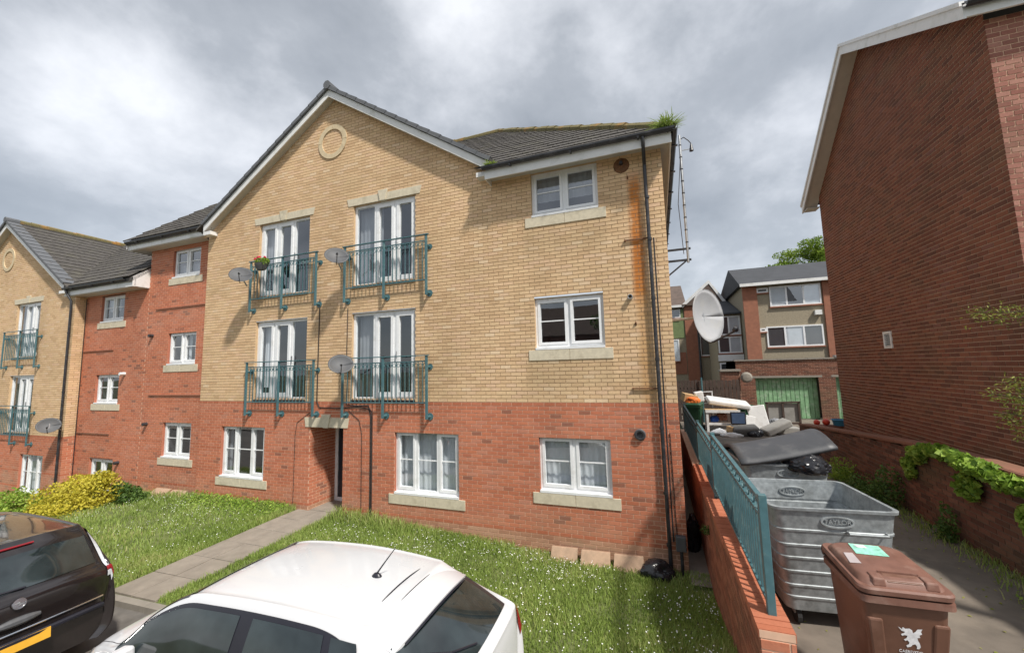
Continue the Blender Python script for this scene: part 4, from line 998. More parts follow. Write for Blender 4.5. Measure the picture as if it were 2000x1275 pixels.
# ------------------------------------------------------------------ brown wheelie bin
def wheelie(loc, rot, label, cm='bin_brown', lm='bin_lid_brown', detail=True, s=1.0):
    t = thing('wheelie_bin', (0, 0, 0), label, 'bin')
    def ring(z, hw, yf, yb, r=0.045, n=4):
        pts = []
        for cx, cy, t0 in ((hw - r, yf + r, -90), (hw - r, yb - r, 0), (-hw + r, yb - r, 90), (-hw + r, yf + r, 180)):
            for i in range(n): th = R(t0 + 90 * i / (n - 1)); pts.append((cx + r * math.cos(th), cy + r * math.sin(th), z))
        return pts + pts[:1]
    body = MB().grid([ring(0.03, 0.215, -0.20, 0.27), ring(0.10, 0.225, -0.215, 0.28), ring(0.92, 0.262, -0.335, 0.33), ring(0.985, 0.268, -0.345, 0.335)]); body.poly(ring(0.03, 0.215, -0.20, 0.27)[:-1][::-1])
    bo = shade_auto(body.build('body', cm, t), 40)
    rim = MB().grid([ring(0.955, 0.27, -0.35, 0.34), ring(0.955, 0.295, -0.375, 0.36), ring(1.0, 0.295, -0.375, 0.36), ring(1.0, 0.24, -0.3, 0.3)]); shade_auto(rim.build('rim', lm, t), 40)
    for sx in (-1, 1):    # moulded side flutes of the front
        f_ = MB().hexa([(sx * 0.15 - .045, -0.222, 0.12), (sx * 0.15 + .045, -0.222, 0.12), (sx * 0.15 + .045, -0.19, 0.12), (sx * 0.15 - .045, -0.19, 0.12), (sx * 0.205 - .05, -0.338, 0.84), (sx * 0.205 + .05, -0.338, 0.84), (sx * 0.205 + .05, -0.29, 0.84), (sx * 0.205 - .05, -0.29, 0.84)])
        f_.build('moulded_flute', cm, t, bevel=0.015)
    # lid: domed rounded slab, higher at the hinge
    def lring(k, z0_, drop, r=0.10): return [(x, y, z0_ + (y + 0.38) * 0.05 - drop) for x, y, _ in ring(0, 0.30 * k, -0.38 * k, 0.375 * k, r * k, 6)]
    ld = MB().grid([lring(1.0, 1.015, 0.0, .07), lring(1.012, 1.045, 0.0, .07), lring(0.985, 1.058, 0, .07), lring(0.90, 1.060, 0.004, .09), lring(0.86, 1.085, 0, .13), lring(0.80, 1.098, 0, .14), lring(0.4, 1.104, 0, .1)]); ld.poly(lring(0.4, 1.104, 0, .1)[:-1])
    lid_ = shade_auto(ld.build('lid', lm, t), 32)
    if detail:
        # front grip: recessed trough with two ears
        def onlid(y, h=0.0): return 1.10 + (y + 0.38) * 0.05 + h
        MB().hexa([(-0.10, -0.325, onlid(-.325, -.03)), (0.12, -0.325, onlid(-.325, -.03)), (0.12, -0.235, onlid(-.235, -.03)), (-0.10, -0.235, onlid(-.235, -.03)), (-0.10, -0.33, onlid(-.33, -.012)), (0.12, -0.33, onlid(-.33, -.012)), (0.12, -0.235, onlid(-.235, .006)), (-0.10, -0.235, onlid(-.235, .006))]).build('grip_recess', cm, lid_, bevel=0.004)
        MB().bar((-0.12, -0.232, onlid(-.23, .002)), (0.14, -0.232, onlid(-.23, .002)), 0.012, 0.03).build('grip_lip', lm, lid_)
        for x in (-0.155, 0.175): MB().hexa([(x - .045, -0.345, onlid(-.345, -.045)), (x + .045, -0.345, onlid(-.345, -.045)), (x + .045, -0.23, onlid(-.23, -.045)), (x - .045, -0.23, onlid(-.23, -.045)), (x - .038, -0.335, onlid(-.335, .008)), (x + .038, -0.335, onlid(-.335, .008)), (x + .038, -0.24, onlid(-.24, .012)), (x - .038, -0.24, onlid(-.24, .012))]).build('grip_ear', lm, lid_, bevel=0.01)
        MB().tube([(-0.25, 0.37, 1.03), (0.25, 0.37, 1.03)], 0.02, 10).build('hinge_rod', lm, t)
        for x in (-0.25, 0.25): MB().tube([(x - .03, 0.37, 1.03), (x + .03, 0.37, 1.03)], 0.033, 10).build('hinge_knuckle', 'black_plastic', t)
        MB().quad((-0.13, 0.07, onlid(.07, .0075)), (0.10, 0.06, onlid(.06, .0075)), (0.11, 0.26, onlid(.26, .0065)), (-0.11, 0.27, onlid(.27, .0065))).build('lid_sticker', 'sticker_mint', lid_)
        MB().quad((-0.07, 0.19, onlid(.19, .009)), (0.0, 0.19, onlid(.19, .009)), (0.0, 0.25, onlid(.25, .008)), (-0.08, 0.25, onlid(.25, .008))).build('sticker_patch', 'print_white', lid_)
        MB().quad((-0.245, -0.10, onlid(-.10, .002)), (-0.165, -0.10, onlid(-.10, .004)), (-0.155, 0.08, onlid(.08, .006)), (-0.22, 0.08, onlid(.08, .003))).build('faded_label', 'sticker_grey', lid_)
        # crest: small rampant dragon silhouette and lettering on the front, green label below
        def front(x, z, o=0.004):
            k = (z - 0.10) / 0.82; return (x, -0.215 - 0.12 * k - o, z)
        dr_ = [(-0.075, .80), (-0.050, .785), (-0.045, .80), (-0.030, .79), (-0.005, .795), (.012, .785), (.016, .765), (.03, .775), (.045, .795), (.075, .80), (.065, .78), (.072, .765), (.055, .755), (.06, .74), (.042, .735), (.046, .715), (.055, .70), (.06, .675), (.05, .66), (.035, .66), (.038, .675), (.028, .69), (.012, .685), (.0, .67), (-.022, .662), (-.028, .675), (-.012, .685), (-.008, .70), (-.02, .712), (-.032, .705), (-.042, .715), (-.025, .725), (-.018, .742), (-.035, .745), (-.05, .738), (-.058, .75), (-.04, .758), (-.03, .768), (-.052, .772), (-.06, .782)]
        import bmesh as _bm
        em = MB().poly([front(x + 0.01, z) for x, z in dr_]).build('crest', 'print_white', t)
        b_m = _bm.new(); b_m.from_mesh(em.data); _bm.ops.triangulate(b_m, faces=b_m.faces[:]); b_m.to_mesh(em.data); b_m.free()
        for txt, zc, sz in (('CAERDYDD', 0.632, 0.028), ('CARDIFF', 0.607, 0.026)):
            me = text_mesh(txt, sz, 0.0008); me.materials.clear(); me.materials.append(MATS['print_white'])
            for v in me.vertices: v.co = Vector(front(v.co.x + 0.01, zc + v.co.y, 0.004 + v.co.z))
            link('lettering', me, t)
        MB().quad(front(-.085, .40), front(.095, .40), front(.105, .575), front(-.085, .575)).build('front_sticker', 'sticker_green', t)
    for sx in (-1, 1): MB().tube([(sx * 0.20, 0.30, 0.10), (sx * 0.265, 0.30, 0.10)], 0.10, 18).build('wheel', 'tyre', t)
    t.location = loc; t.rotation_euler = (0, 0, rot); t.scale = (s, s * (0.94 if detail else 1), s * (1.10 if detail else 1)); return t
wheelie((1.50, 3.96, ALLEY + 0.035), R(3), 'brown plastic wheelie bin with stickers on lid and front, nearest in the alley', s=0.91)

# ================================================================== rear buildings
bk1 = thing('apartment_building', (8, 25, 0.7), 'three storey rear flats with hung tiles, red brick piers and a slate roof', 'building')
WB = Wall((0, 25.0, 0), (1, 0, 0), (0, -1, 0))
MB().box(4.7, 14, 25.0, 33, 0.5, 7.65).build('wall', 'hung_tile', bk1)
for x0_, x1_ in ((4.66, 5.35), (8.35, 8.95), (12.0, 12.6)): MB().box(x0_, x1_, 24.88, 25.02, 0.6, 7.62).build('pier', 'terracotta', bk1)
def plain_window(root, x0, x1, z0, z1, y, n, curtain=True, mat='upvc'):
    W_ = Wall((0, y, 0), (1, 0, 0), (0, -1, 0)); mb = MB(); frame_bars(mb, W_, x0, x1, z0, z1, 0.07, 0.0, 0.06)
    for i in range(1, n): u = x0 + (x1 - x0) * i / n; wbox(mb, W_, u - .04, u + .04, z0 + .07, z1 - .07, 0.0, 0.058)
    f_ = mb.build('window', mat, root)
    for i in range(n):
        a = x0 + (x1 - x0) * i / n + .04; b = x0 + (x1 - x0) * (i + 1) / n - .04
        MB().quad(W_.P(a, z0 + .07, .045), W_.P(b, z0 + .07, .045), W_.P(b, z1 - .07, .045), W_.P(a, z1 - .07, .045)).build('pane', 'glass', f_)
        m_c = 'curtain' if (curtain and i != 1) or (not curtain and i == 1) else 'interior'
        MB().quad(W_.P(a, z0 + .07, .02), W_.P(b, z0 + .07, .02), W_.P(b, z1 - .07, .02), W_.P(a, z1 - .07, .02)).build('blind', m_c, f_)
    wbox(MB(), W_, x0 - .03, x1 + .03, z0 - .07, z0 - .005, 0.0, 0.10).build('sill', 'terracotta', f_)
plain_window(bk1, 5.95, 8.28, 6.36, 7.45, 25.0, 3); plain_window(bk1, 5.66, 8.22, 4.17, 5.28, 25.0, 3, False)
plain_window(bk1, 9.0, 11.6, 6.36, 7.45, 25.0, 3); plain_window(bk1, 9.0, 11.6, 4.17, 5.28, 25.0, 3, False)
plain_window(bk1, 5.36, 5.66, 5.02, 5.22, 25.0, 1, False); plain_window(bk1, 5.36, 5.9, 7.16, 7.42, 25.0, 1, False)
MB().box(7.9, 8.2, 24.8, 25.0, 5.78, 6.02).build('alarm_box', 'fascia_white', bk1)
MB().extrude([(4.5, 24.6, 7.62), (4.5, 27.7, 9.15), (4.5, 33.4, 7.62)], (10, 0, 0)).build('roof', 'slate_roof', bk1)
MB().box(4.5, 14.2, 24.55, 24.6, 7.52, 7.68).build('fascia', 'fascia_white', bk1)
gar = thing('garage_block', (6, 22, 0.7), 'flat roofed red brick garages with peeling green doors in front of the rear flats', 'garage')
WG = Wall((0, 22.0, 0), (1, 0, 0), (0, -1, 0))
gops = [(4.34, 6.86, 0, 2.64), (7.5, 10.0, 0, 2.64)]
brick_wall(gar, WG, 0.62, 3.47, lambda z: (3.55, 12.0), gops, lambda z: ('brick_mossy', 'mortar_dark'), n_single=0)
MB().box(3.55, 12.0, 22.02, 24.8, 3.0, 3.45).build('roof', 'slate_roof', gar); MB().box(3.55, 3.57, 22.0, 24.8, 0.6, 3.45).build('side_wall', 'brick_mossy', gar)
x = 3.5
while x < 11.9: MB().box(x + .004, x + .596, 21.93, 22.3, 3.46, 3.52 + random.uniform(0, .02)).build('coping_stone', 'kerb_stone', gar); x += 0.6
MB().box(7.55, 9.2, 21.9, 22.2, 3.53, 3.62).build('parapet_flashing', 'steel', gar)
for gi, (a, b, _, h) in enumerate(gops):
    MB().box(a - .15, b + .15, 21.985, 22.0, h, h + 0.09).build('lintel', 'kerb_stone', gar)
    gd = MB().box(a, b, 22.28, 22.3, 0.6, h).build('garage_door', 'garage_green', gar)
    n = 14
    for i in range(n):
        x0_ = a + (b - a) * i / n; x1_ = a + (b - a) * (i + 1) / n
        MB().hexa([(x0_ + .012, 22.25, 0.75), (x1_ - .012, 22.25, 0.75), (x1_ - .004, 22.28, 0.75), (x0_ + .004, 22.28, 0.75), (x0_ + .012, 22.25, h - .12), (x1_ - .012, 22.25, h - .12), (x1_ - .004, 22.28, h - .12), (x0_ + .004, 22.28, h - .12)]).build('slat', 'garage_green', gd)
# gabled house and glazed stair link behind
bk2 = thing('house', (2, 30, 0.5), 'rear house with brown tiled roof and white bargeboards behind the large satellite dish', 'house')
MB().box(-4, 4.05, 30, 38, 0.3, 7.45).build('wall', 'hung_tile', bk2)
MB().box(-4, 1.9, 29.96, 30.0, 5.2, 7.2).build('cladding_panel', 'panel_olive', bk2); MB().box(-4, 1.9, 29.96, 30.0, 2.7, 4.2).build('cladding_panel', 'terracotta', bk2)
for x0_, x1_ in ((1.95, 2.7), (3.5, 4.05)): MB().box(x0_, x1_, 29.9, 30.0, 0.3, 7.4).build('pier', 'terracotta', bk2)
MB().extrude([(-4.5, 29.6, 7.45), (-4.5, 34, 9.6), (-4.5, 38.4, 7.45)], (6.6, 0, 0)).build('roof', 'tile_brown', bk2)
MB().extrude([(1.9, 29.75, 7.40), (4.5, 29.75, 7.40), (3.6, 29.75, 9.0)], (0, 5, 0)).build('roof', 'tile_brown', bk2)
MB().extrude([(1.85, 29.72, 7.25), (1.75, 29.72, 7.42), (3.6, 29.72, 9.05), (3.6, 29.72, 8.80)], (0, 0.05, 0)).build('bargeboard', 'fascia_white', bk2); MB().extrude([(3.6, 29.72, 8.80), (3.6, 29.72, 9.05), (4.62, 29.72, 7.42), (4.5, 29.72, 7.25)], (0, 0.05, 0)).build('bargeboard', 'fascia_white', bk2)
MB().box(-4.5, 1.8, 29.55, 29.6, 7.3, 7.46).build('fascia', 'fascia_white', bk2)
MB().tube([(2.75, 29.85, 7.3), (2.75, 29.85, 0.5)], 0.07, 8).build('downpipe', 'black_plastic', bk2)
plain_window(bk2, 0.6, 1.7, 6.6, 7.2, 29.96, 1, False); plain_window(bk2, 0.4, 1.5, 3.6, 5.1, 29.96, 2, False); plain_window(bk2, 2.8, 3.45, 3.9, 5.6, 30.0, 1, False)
bk3 = thing('stair_tower', (4.0, 26, 0.5), 'glazed white framed stair link between the rear house and the tiled flats', 'building')
MB().box(3.35, 4.68, 26.02, 30, 0.3, 6.2).build('wall', 'hung_tile', bk3); MB().hexa([(3.2, 25.75, 6.2), (4.66, 25.75, 6.2), (4.66, 30, 6.2), (3.2, 30, 6.2), (3.2, 25.75, 6.28), (4.66, 25.75, 6.28), (4.66, 30, 7.6), (3.2, 30, 7.6)]).build('roof', 'slate_roof', bk3)
for z0_, z1_ in ((5.0, 6.1), (3.95, 4.9), (1.6, 3.4)): plain_window(bk3, 3.4, 4.62, z0_, z1_, 26.0, 2, False)
MB().box(3.35, 4.66, 25.9, 26.0, 3.5, 3.86).build('spandrel', 'fascia_white', bk3)
# fence across the back of the alley
fc = thing('fence', (2, 20.5, 0.7), 'dark brown close-boarded fence behind the rubbish heap', 'fence')
for i in range(26):
    x0_ = -0.6 + i * 0.155; MB().box(x0_, x0_ + 0.13, 20.5 + 0.01 * (i % 2), 20.53 + 0.01 * (i % 2), 0.6, 2.62 + random.uniform(-.02, .02)).build('board', 'wood_dark', fc)
MB().box(-0.6, 3.4, 20.55, 20.6, 1.0, 1.1).build('rail', 'wood_dark', fc); MB().box(-0.6, 3.4, 20.55, 20.6, 2.2, 2.3).build('rail', 'wood_dark', fc)
MB().tube([(1.85, 20.4, 0.6), (1.85, 20.4, 2.75)], 0.04, 8).build('post', 'teal', fc)
pr = thing('gate_pier', (3.5, 20.8, 0.7), 'weathered brick pier with a pale round cap at the end of the fence', 'pier')
brick_wall(pr, Wall((0, 20.8, 0), (1, 0, 0), (0, -1, 0)), 0.62, 3.02, lambda z: (2.75, 3.5), [], lambda z: ('brick_mossy', 'mortar_dark'))
MB().box(2.755, 3.495, 20.81, 21.4, 0.6, 3.0).build('core', 'brick_mossy', pr); MB().box(2.7, 3.55, 20.72, 21.45, 3.0, 3.09).build('cap', 'kerb_stone', pr)
shade_auto(xform(lathe([(0, .13), (.16, .11), (.24, .02), (.24, -.05), (0, -.06)], 14), Matrix.Translation((3.75, 20.7, 2.72)) @ Matrix.Rotation(R(90), 4, 'X')).build('round_plate', 'kerb_stone', pr))
# ================================================================== rubbish heap
def box_thing(name, c, s, rot, mat, label, cat, bevel=0.02, group=None):
    o = MB().box(-s[0] / 2, s[0] / 2, -s[1] / 2, s[1] / 2, -s[2] / 2, s[2] / 2).build(name, mat, None, bevel=bevel)
    o.location = c; o.rotation_euler = tuple(R(a) for a in rot); return tag(o, label, cat, group)
GP = 'things dumped on the rubbish heap'
gb = wheelie((1.32, 18.0, ALLEY), R(-15), 'dark green wheelie bin overflowing at the left of the rubbish heap', 'bin_green', 'bin_green', False)
lumpy('rubbish_sack', (1.25, 17.95, ALLEY + 1.10), (0.30, 0.26, 0.16), 'plastic_orange', 'orange sack on top of the dark green wheelie bin', 'bag', 11, GP)
box_thing('cardboard_box', (1.15, 18.4, 1.98), (0.55, 0.4, 0.32), (8, 12, 20), 'board_tan', 'tan cardboard box behind the orange sack', 'box', 0.01, GP)
box_thing('white_panel', (1.55, 18.6, 2.02), (0.34, 0.2, 0.42), (6, -8, 12), 'white_goods', 'white plastic tub lid standing beside the cardboard box', 'panel', 0.03, GP)
rk = thing('wire_rack', (1.85, 19.0, ALLEY), 'white wire shelf rack sticking up out of the heap', 'rack', GP)
for x in (1.62, 2.08): MB().tube([(x, 19.0, 0.75), (x + 0.02, 19.0, 2.22)], 0.022, 6).build('upright', 'white_goods', rk)
for z in (1.45, 1.7, 1.95, 2.18): MB().tube([(1.62, 19.0, z), (2.10, 19.0, z + .02)], 0.018, 6).build('shelf_wire', 'white_goods', rk)
mt = box_thing('mattress', (2.60, 18.6, 1.78), (1.55, 0.8, 0.20), (10, 9, 4), 'white_goods', 'white mattress lying slanted across the top of the heap', 'mattress', 0.06, GP)
tb = thing('table', (2.2, 18.0, ALLEY), 'white table with board top standing in the heap', 'table', GP)
MB().box(1.68, 2.85, 17.6, 18.3, 1.50, 1.56).build('table_top', 'board_tan', tb); MB().box(1.66, 2.87, 17.57, 17.6, 1.47, 1.58).build('edge', 'white_goods', tb)
for x, y in ((1.72, 17.64), (2.8, 17.64), (1.72, 18.26), (2.8, 18.26)): MB().box(x - .04, x + .04, y - .04, y + .04, ALLEY, 1.5).build('leg', 'white_goods', tb)
MB().box(1.72, 2.8, 17.62, 17.66, 1.0, 1.07).build('stretcher', 'white_goods', tb)
lumpy('rubbish_sack', (1.98, 17.9, 1.08), (0.16, 0.16, 0.15), 'plastic_blue', 'bright blue carrier bag under the white table', 'bag', 13, GP)
lumpy('rubbish_sack', (2.28, 17.95, 1.15), (0.20, 0.16, 0.20), 'terracotta', 'rust brown bundle under the white table', 'bag', 14, GP)
scr = thing('old_television', (2.75, 17.45, 1.0), 'old blue-grey flat screen leaning in front of the heap', 'television', GP)
MB().box(2.50, 3.02, 17.42, 17.50, 1.06, 1.52).build('casing', 'trim_black', scr, bevel=0.015); MB().box(2.54, 2.98, 17.405, 17.42, 1.10, 1.48).build('screen', 'panel_blue', scr)
box_thing('cushion', (2.88, 17.0, 0.90), (0.85, 0.5, 0.32), (12, -4, 8), 'dark_foam', 'dark grey seat cushion lying on the tarmac in front of the heap', 'cushion', 0.06, GP)
fd = box_thing('fridge_door', (3.60, 18.3, 1.22), (0.62, 0.09, 0.95), (-14, -9, -6), 'white_goods', 'white fridge door leaning to the right of the mattress', 'door', 0.03, GP)
box_thing('drawer_front', (3.18, 17.7, 1.05), (0.34, 0.05, 0.62), (-8, 14, 10), 'white_goods', 'white broken drawer front beside the screen', 'panel', 0.01, GP)
box_thing('cushion', (3.92, 17.2, 1.02), (0.95, 0.5, 0.24), (6, -24, 15), 'grey_foam', 'pale grey foam cushion tilted against the fridge door', 'cushion', 0.05, GP)
box_thing('cushion', (4.35, 17.6, 0.86), (0.75, 0.45, 0.28), (0, 3, 0), 'grey_foam', 'grey foam block lying flat at the right end of the heap', 'cushion', 0.04, GP)
bf = thing('bed_frame', (4.6, 18.9, ALLEY), 'dark wooden bed frame standing upright against the garages', 'bed frame', GP)
for a in (((4.05, 18.9, .75), (4.05, 18.9, 1.75)), ((5.15, 18.9, .75), (5.15, 18.9, 1.78)), ((4.0, 18.9, 1.74), (5.2, 18.9, 1.78)), ((4.05, 18.9, .95), (5.15, 18.9, .95)), ((4.6, 18.9, .95), (4.6, 18.9, 1.75))): MB().bar(*a, 0.07, 0.07).build('frame_bar', 'wood_dark', bf)
MB().box(4.08, 5.12, 18.94, 18.97, 1.0, 1.72).build('backing', 'grey_foam', bf)
lumpy('rubbish_sack', (2.35, 16.6, ALLEY), (0.30, 0.16, 0.10), 'white_goods', 'torn white plastic bag lying flat on the tarmac', 'bag', 17, GP)
cw = thing('garden_wall', (5, 15, 0.7), 'short dark cross wall carrying coloured balls at the end of the alley', 'wall')
brick_wall(cw, Wall((0, 14.85, 0), (1, 0, 0), (0, -1, 0)), 0.62, 1.37, lambda z: (4.28, 6.4), [], lambda z: ('brick_mossy', 'mortar_dark')); MB().box(4.28, 6.4, 14.82, 15.2, 1.371, 1.42).build('coping', 'brick_mossy', cw)
for x, r_, mt_, lb in ((4.50, .085, 'plastic_red', 'small red ball, leftmost on the cross wall'), (4.74, .10, 'plastic_red', 'larger red ball on the cross wall beside the blue tub'), (5.40, .105, 'plastic_orange', 'orange ball on the cross wall right of the blue tub')):
    import bmesh
    bm = bmesh.new(); bmesh.ops.create_uvsphere(bm, u_segments=18, v_segments=12, radius=r_); me = bpy.data.meshes.new('ball'); bm.to_mesh(me); bm.free(); me.materials.append(MATS[mt_])
    o = link('ball', me); shade_auto(o, 60); o.location = (x, 14.95, 1.42 + r_); tag(o, lb, 'ball', 'coloured balls on the cross wall')
tub = thing('tub', (5.08, 14.95, 1.42), 'blue plastic tub between the balls on the cross wall', 'tub')
tb_ = lathe([(0, 0), (.15, 0), (.19, .16), (.205, .16), (.205, .175), (.18, .175), (.14, .02), (0, .02)], 20); shade_auto(xform(tb_, Matrix.Translation((5.08, 14.95, 1.422))).build('bowl', 'plastic_sky', tub)); shade_auto(xform(lathe([(.205, .16), (.215, .165), (.215, .18), (.205, .185)], 20), Matrix.Translation((5.08, 14.95, 1.422))).build('rim', 'plastic_sky', tub))

# ================================================================== juliet balconies
def balcony(xc, zb, y_wall, label, half=1.14):
    t = thing('juliet_balcony', (xc, y_wall - 0.25, zb - 0.4), label, 'balcony', 'teal metal balcony guards')
    y = y_wall - 0.14; zt = zb + 0.97
    for x in (xc - half, xc, xc + half):
        p = MB().box(x - 0.028, x + 0.028, y - 0.012, y + 0.022, zb - 0.40, zt - 0.01).build('post', 'teal', t, bevel=0.004)
        MB().tube([(x + 0.01, y + 0.01, zb - 0.35), (x + 0.01, y_wall - 0.02, zb - 0.35)], 0.032, 10).build('standoff', 'teal', p)
        shade_auto(MB().tube([(x + 0.01, y_wall - 0.022, zb - 0.35), (x + 0.01, y_wall + 0.0, zb - 0.35)], 0.078, 16).build('flange', 'teal', p), 40)
        if x != xc:
            MB().tube([(x + 0.02, y + 0.01, zb + 0.72), (x + 0.02, y_wall - 0.02, zb + 0.72)], 0.024, 10).build('standoff', 'teal', p); shade_auto(MB().tube([(x + 0.02, y_wall - 0.022, zb + 0.72), (x + 0.02, y_wall, zb + 0.72)], 0.065, 16).build('flange', 'teal', p), 40)
    MB().box(xc - half - 0.06, xc + half + 0.06, y - 0.025, y + 0.025, zt - 0.009, zt + 0.012).build('handrail', 'teal', t)
    MB().box(xc - half, xc + half, y + 0.023, y + 0.043, zt - 0.14, zt - 0.115).build('rail', 'teal', t); MB().box(xc - half, xc + half, y + 0.023, y + 0.043, zb - 0.065, zb - 0.04).build('rail', 'teal', t)
    n = 20
    for i in range(1, n):
        x = xc - half + 2 * half * i / n
        if abs(x - xc) < 0.03: continue
        MB().box(x - 0.007, x + 0.007, y + 0.026, y + 0.040, zb - 0.041, zt - 0.14).build('bar', 'teal', t)
    for i in range(n):
        x = xc - half + 2 * half * (i + 0.5) / n
        xform(lathe([(0.034, -.005), (0.043, -.005), (0.043, .005), (0.034, .005), (0.034, -.005)], 10), Matrix.Translation((x, y + 0.033, zt - 0.20)) @ Matrix.Rotation(R(90), 4, 'X')).build('ring', 'teal', t)
    return t
X1, X2 = sum(d1) / 2, sum(d2) / 2
balcony(X2 + 0.12, DT0, F, 'teal balcony guard on the top floor, right of the flower basket')
balcony(X1 + 0.14, DT0, F, 'teal balcony guard on the top floor with a flower basket hung on it')
balcony(X2 + 0.12, DM0, F, 'teal balcony guard on the first floor, above and right of the doorway')
balcony(X1 + 0.14, DM0, F, 'teal balcony guard on the first floor, above and left of the doorway')
XLB = sum(dl) / 2
balcony(XLB - 0.05, DT0 + DZ, F, 'upper teal balcony guard on the far left gabled block'); balcony(XLB - 0.05, DM0 + DZ, F, 'lower teal balcony guard on the far left gabled block')
# ------------------------------------------------------------------ satellite dishes
def dish(c, nrm, w, h, mat, label, mount, arm=True, depth=0.06):
    t = thing('satellite_dish', mount, label, 'satellite dish')
    n = Vector(nrm).normalized(); rgt = Vector((0, 0, 1)).cross(n).normalized(); up = n.cross(rgt); c = Vector(c)
    P = []; rings = 8
    for i in range(rings + 1):
        r = max(i / rings, 0.012)
        P.append([tuple(c + rgt * (w / 2 * r * math.cos(2 * math.pi * k / 28)) + up * (h / 2 * r * math.sin(2 * math.pi * k / 28)) + n * (depth * (r * r - 1))) for k in range(29)])
    o = MB().grid(P).build('reflector', mat, t); md = o.modifiers.new('t', 'SOLIDIFY'); md.thickness = 0.008; md.offset = 0; shade_auto(o, 50)
    rim = MB().tube([tuple(c + rgt * (w / 2 * math.cos(2 * math.pi * k / 28)) + up * (h / 2 * math.sin(2 * math.pi * k / 28))) for k in range(29)], 0.007, 6); shade_auto(rim.build('rim', mat, t))
    lnb = c + n * (0.55 * h) - up * (0.34 * h); base = c - up * (h / 2) - n * 0.01
    MB().tube([base - n * 0.06, base + n * 0.05, lnb], 0.009 * max(1, h / .5), 8).build('feed_arm', 'black_plastic', t)
    MB().tube([lnb - n * 0.03 - up * 0.01, lnb - n * 0.075 + up * 0.02], [0.022 * h / .5, 0.028 * h / .5], 10).build('feed_horn', 'black_plastic', t)
    back = c - n * (depth + 0.02)
    MB().tube([back, back - n * 0.05, Vector(mount)], 0.016 * max(1, h / .6), 8).build('mount_arm', 'steel', t)
    MB().bar(back + up * 0.08, back - up * 0.10, 0.07, 0.03).build('back_bracket', 'steel', t)
    return t
dn = (0.62, -0.62, 0.48)
dish((-10.0, 7.12, 6.0), dn, 0.52, 0.47, 'dish_grey', 'grey satellite dish on the corner of the balcony with the flower basket', (-10.12, 7.39, 5.75))
dish((-6.84, 7.10, 6.11), dn, 0.52, 0.47, 'dish_grey', 'grey satellite dish on the left post of the top right balcony', (-6.97, 7.39, 5.85))
dish((-6.64, 7.08, 3.60), dn, 0.52, 0.47, 'dish_grey', 'grey satellite dish above the doorway, on the first floor balcony post', (-6.95, 7.39, 3.35))
dish((-18.75, 7.25, 1.95), (.80, -.42, .42), 0.56, 0.50, 'dish_grey', 'grey satellite dish beside the downpipe of the far left block', (-18.83, F - 0.05, 1.75))
dish((1.03, 8.9, 4.36), (0.72, -0.69, 0.05), 0.90, 1.08, 'dish_white', 'very large pale satellite dish bracketed off the side of the gabled block', (0.31, 9.35, 4.35), depth=0.13)
# aerial mast bracketed off the side wall
am = thing('aerial_mast', (0.74, 9.0, 5.6), 'tall thin aerial mast bracketed off the side wall above the large dish', 'mast')
MB().tube([(0.74, 9.0, 5.52), (0.74, 9.0, 8.35)], 0.026, 10).build('pole', 'steel', am)
for z in (5.58, 5.82): MB().bar((0.30, 9.0, z), (0.80, 9.0, z), 0.04, 0.04).build('bracket', 'black_plastic', am)
MB().bar((0.30, 9.0, 5.25), (0.70, 9.0, 5.56), 0.03, 0.03).build('brace', 'black_plastic', am)
for i in range(9): MB().tube([(0.74, 9.0, 5.95 + i * .27), (0.74, 9.0, 5.97 + i * .27)], 0.031, 10).build('tape_band', 'black_plastic', am)
MB().tube([(0.735, 8.96, 7.9), (0.62, 8.95, 6.8), (0.66, 8.95, 5.7)], 0.008, 6).build('cable', 'cable', am)
MB().tube([(0.74, 9.0, 8.25)] + [(0.74 + 0.22 * math.sin(t_), 9.0, 8.22 + 0.10 * math.cos(t_ * 2)) for t_ in (0.4, 0.9, 1.4, 1.8)] + [(0.96, 9.0, 8.05)], 0.01, 6).build('lead', 'cable', am)
MB().tube([(0.96, 9.0, 8.10), (0.96, 9.0, 7.95)], [0.02, 0.045], 10).build('insulator', 'black_plastic', am); MB().bar((0.72, 9.0, 8.0), (0.96, 9.0, 8.0), 0.015, 0.015).build('insulator_arm', 'steel', am)
ya = thing('television_aerial', (0.2, 11.0, 10.4), 'small yagi television aerial just showing over the mossy hip of the roof', 'aerial')
MB().tube([(0.28, 11.0, 8.0), (0.28, 11.0, 9.72)], 0.02, 8).build('pole', 'steel', ya); MB().bar((-0.62, 11.0, 9.70), (0.34, 11.0, 9.74), 0.02, 0.02).build('boom', 'steel', ya)
for i in range(8): MB().bar((-0.6 + i * .12, 10.86, 9.72), (-0.6 + i * .12, 11.14, 9.72), 0.012, 0.012).build('element', 'steel', ya)
# ------------------------------------------------------------------ leaning paving flags
FG = 'paving flags leaned against the wall'
def flag(x0, x1, zb, zt, y0, y1, label):
    o = MB().hexa([(x0, y0 - .025, zb), (x1, y0 - .025, zb), (x1, y0 + .025, zb), (x0, y0 + .025, zb), (x0 + .01, y1 - .025, zt), (x1 - .01, y1 - .025, zt + .01), (x1 - .01, y1 + .025, zt + .01), (x0 + .01, y1 + .025, zt)]).build('paving_flag', 'flagstone', None, bevel=0.006)
    return tag(o, label, 'paving slab', FG)
flag(-2.06, -1.56, -0.20, 0.10, 7.36, 7.56, 'leftmost of the three tan paving slabs leaned under the ground floor window')
flag(-1.51, -0.98, -0.19, 0.10, 7.37, 7.56, 'middle one of the three tan paving slabs leaned under the ground floor window')
flag(-0.93, -0.42, -0.18, 0.10, 7.36, 7.56, 'rightmost of the three tan paving slabs leaned at the wall, near the black sack')
flag(-13.9, -13.25, -0.06, 0.22, 7.3, 7.72, 'left one of two paving slabs propped below the taller red link block')
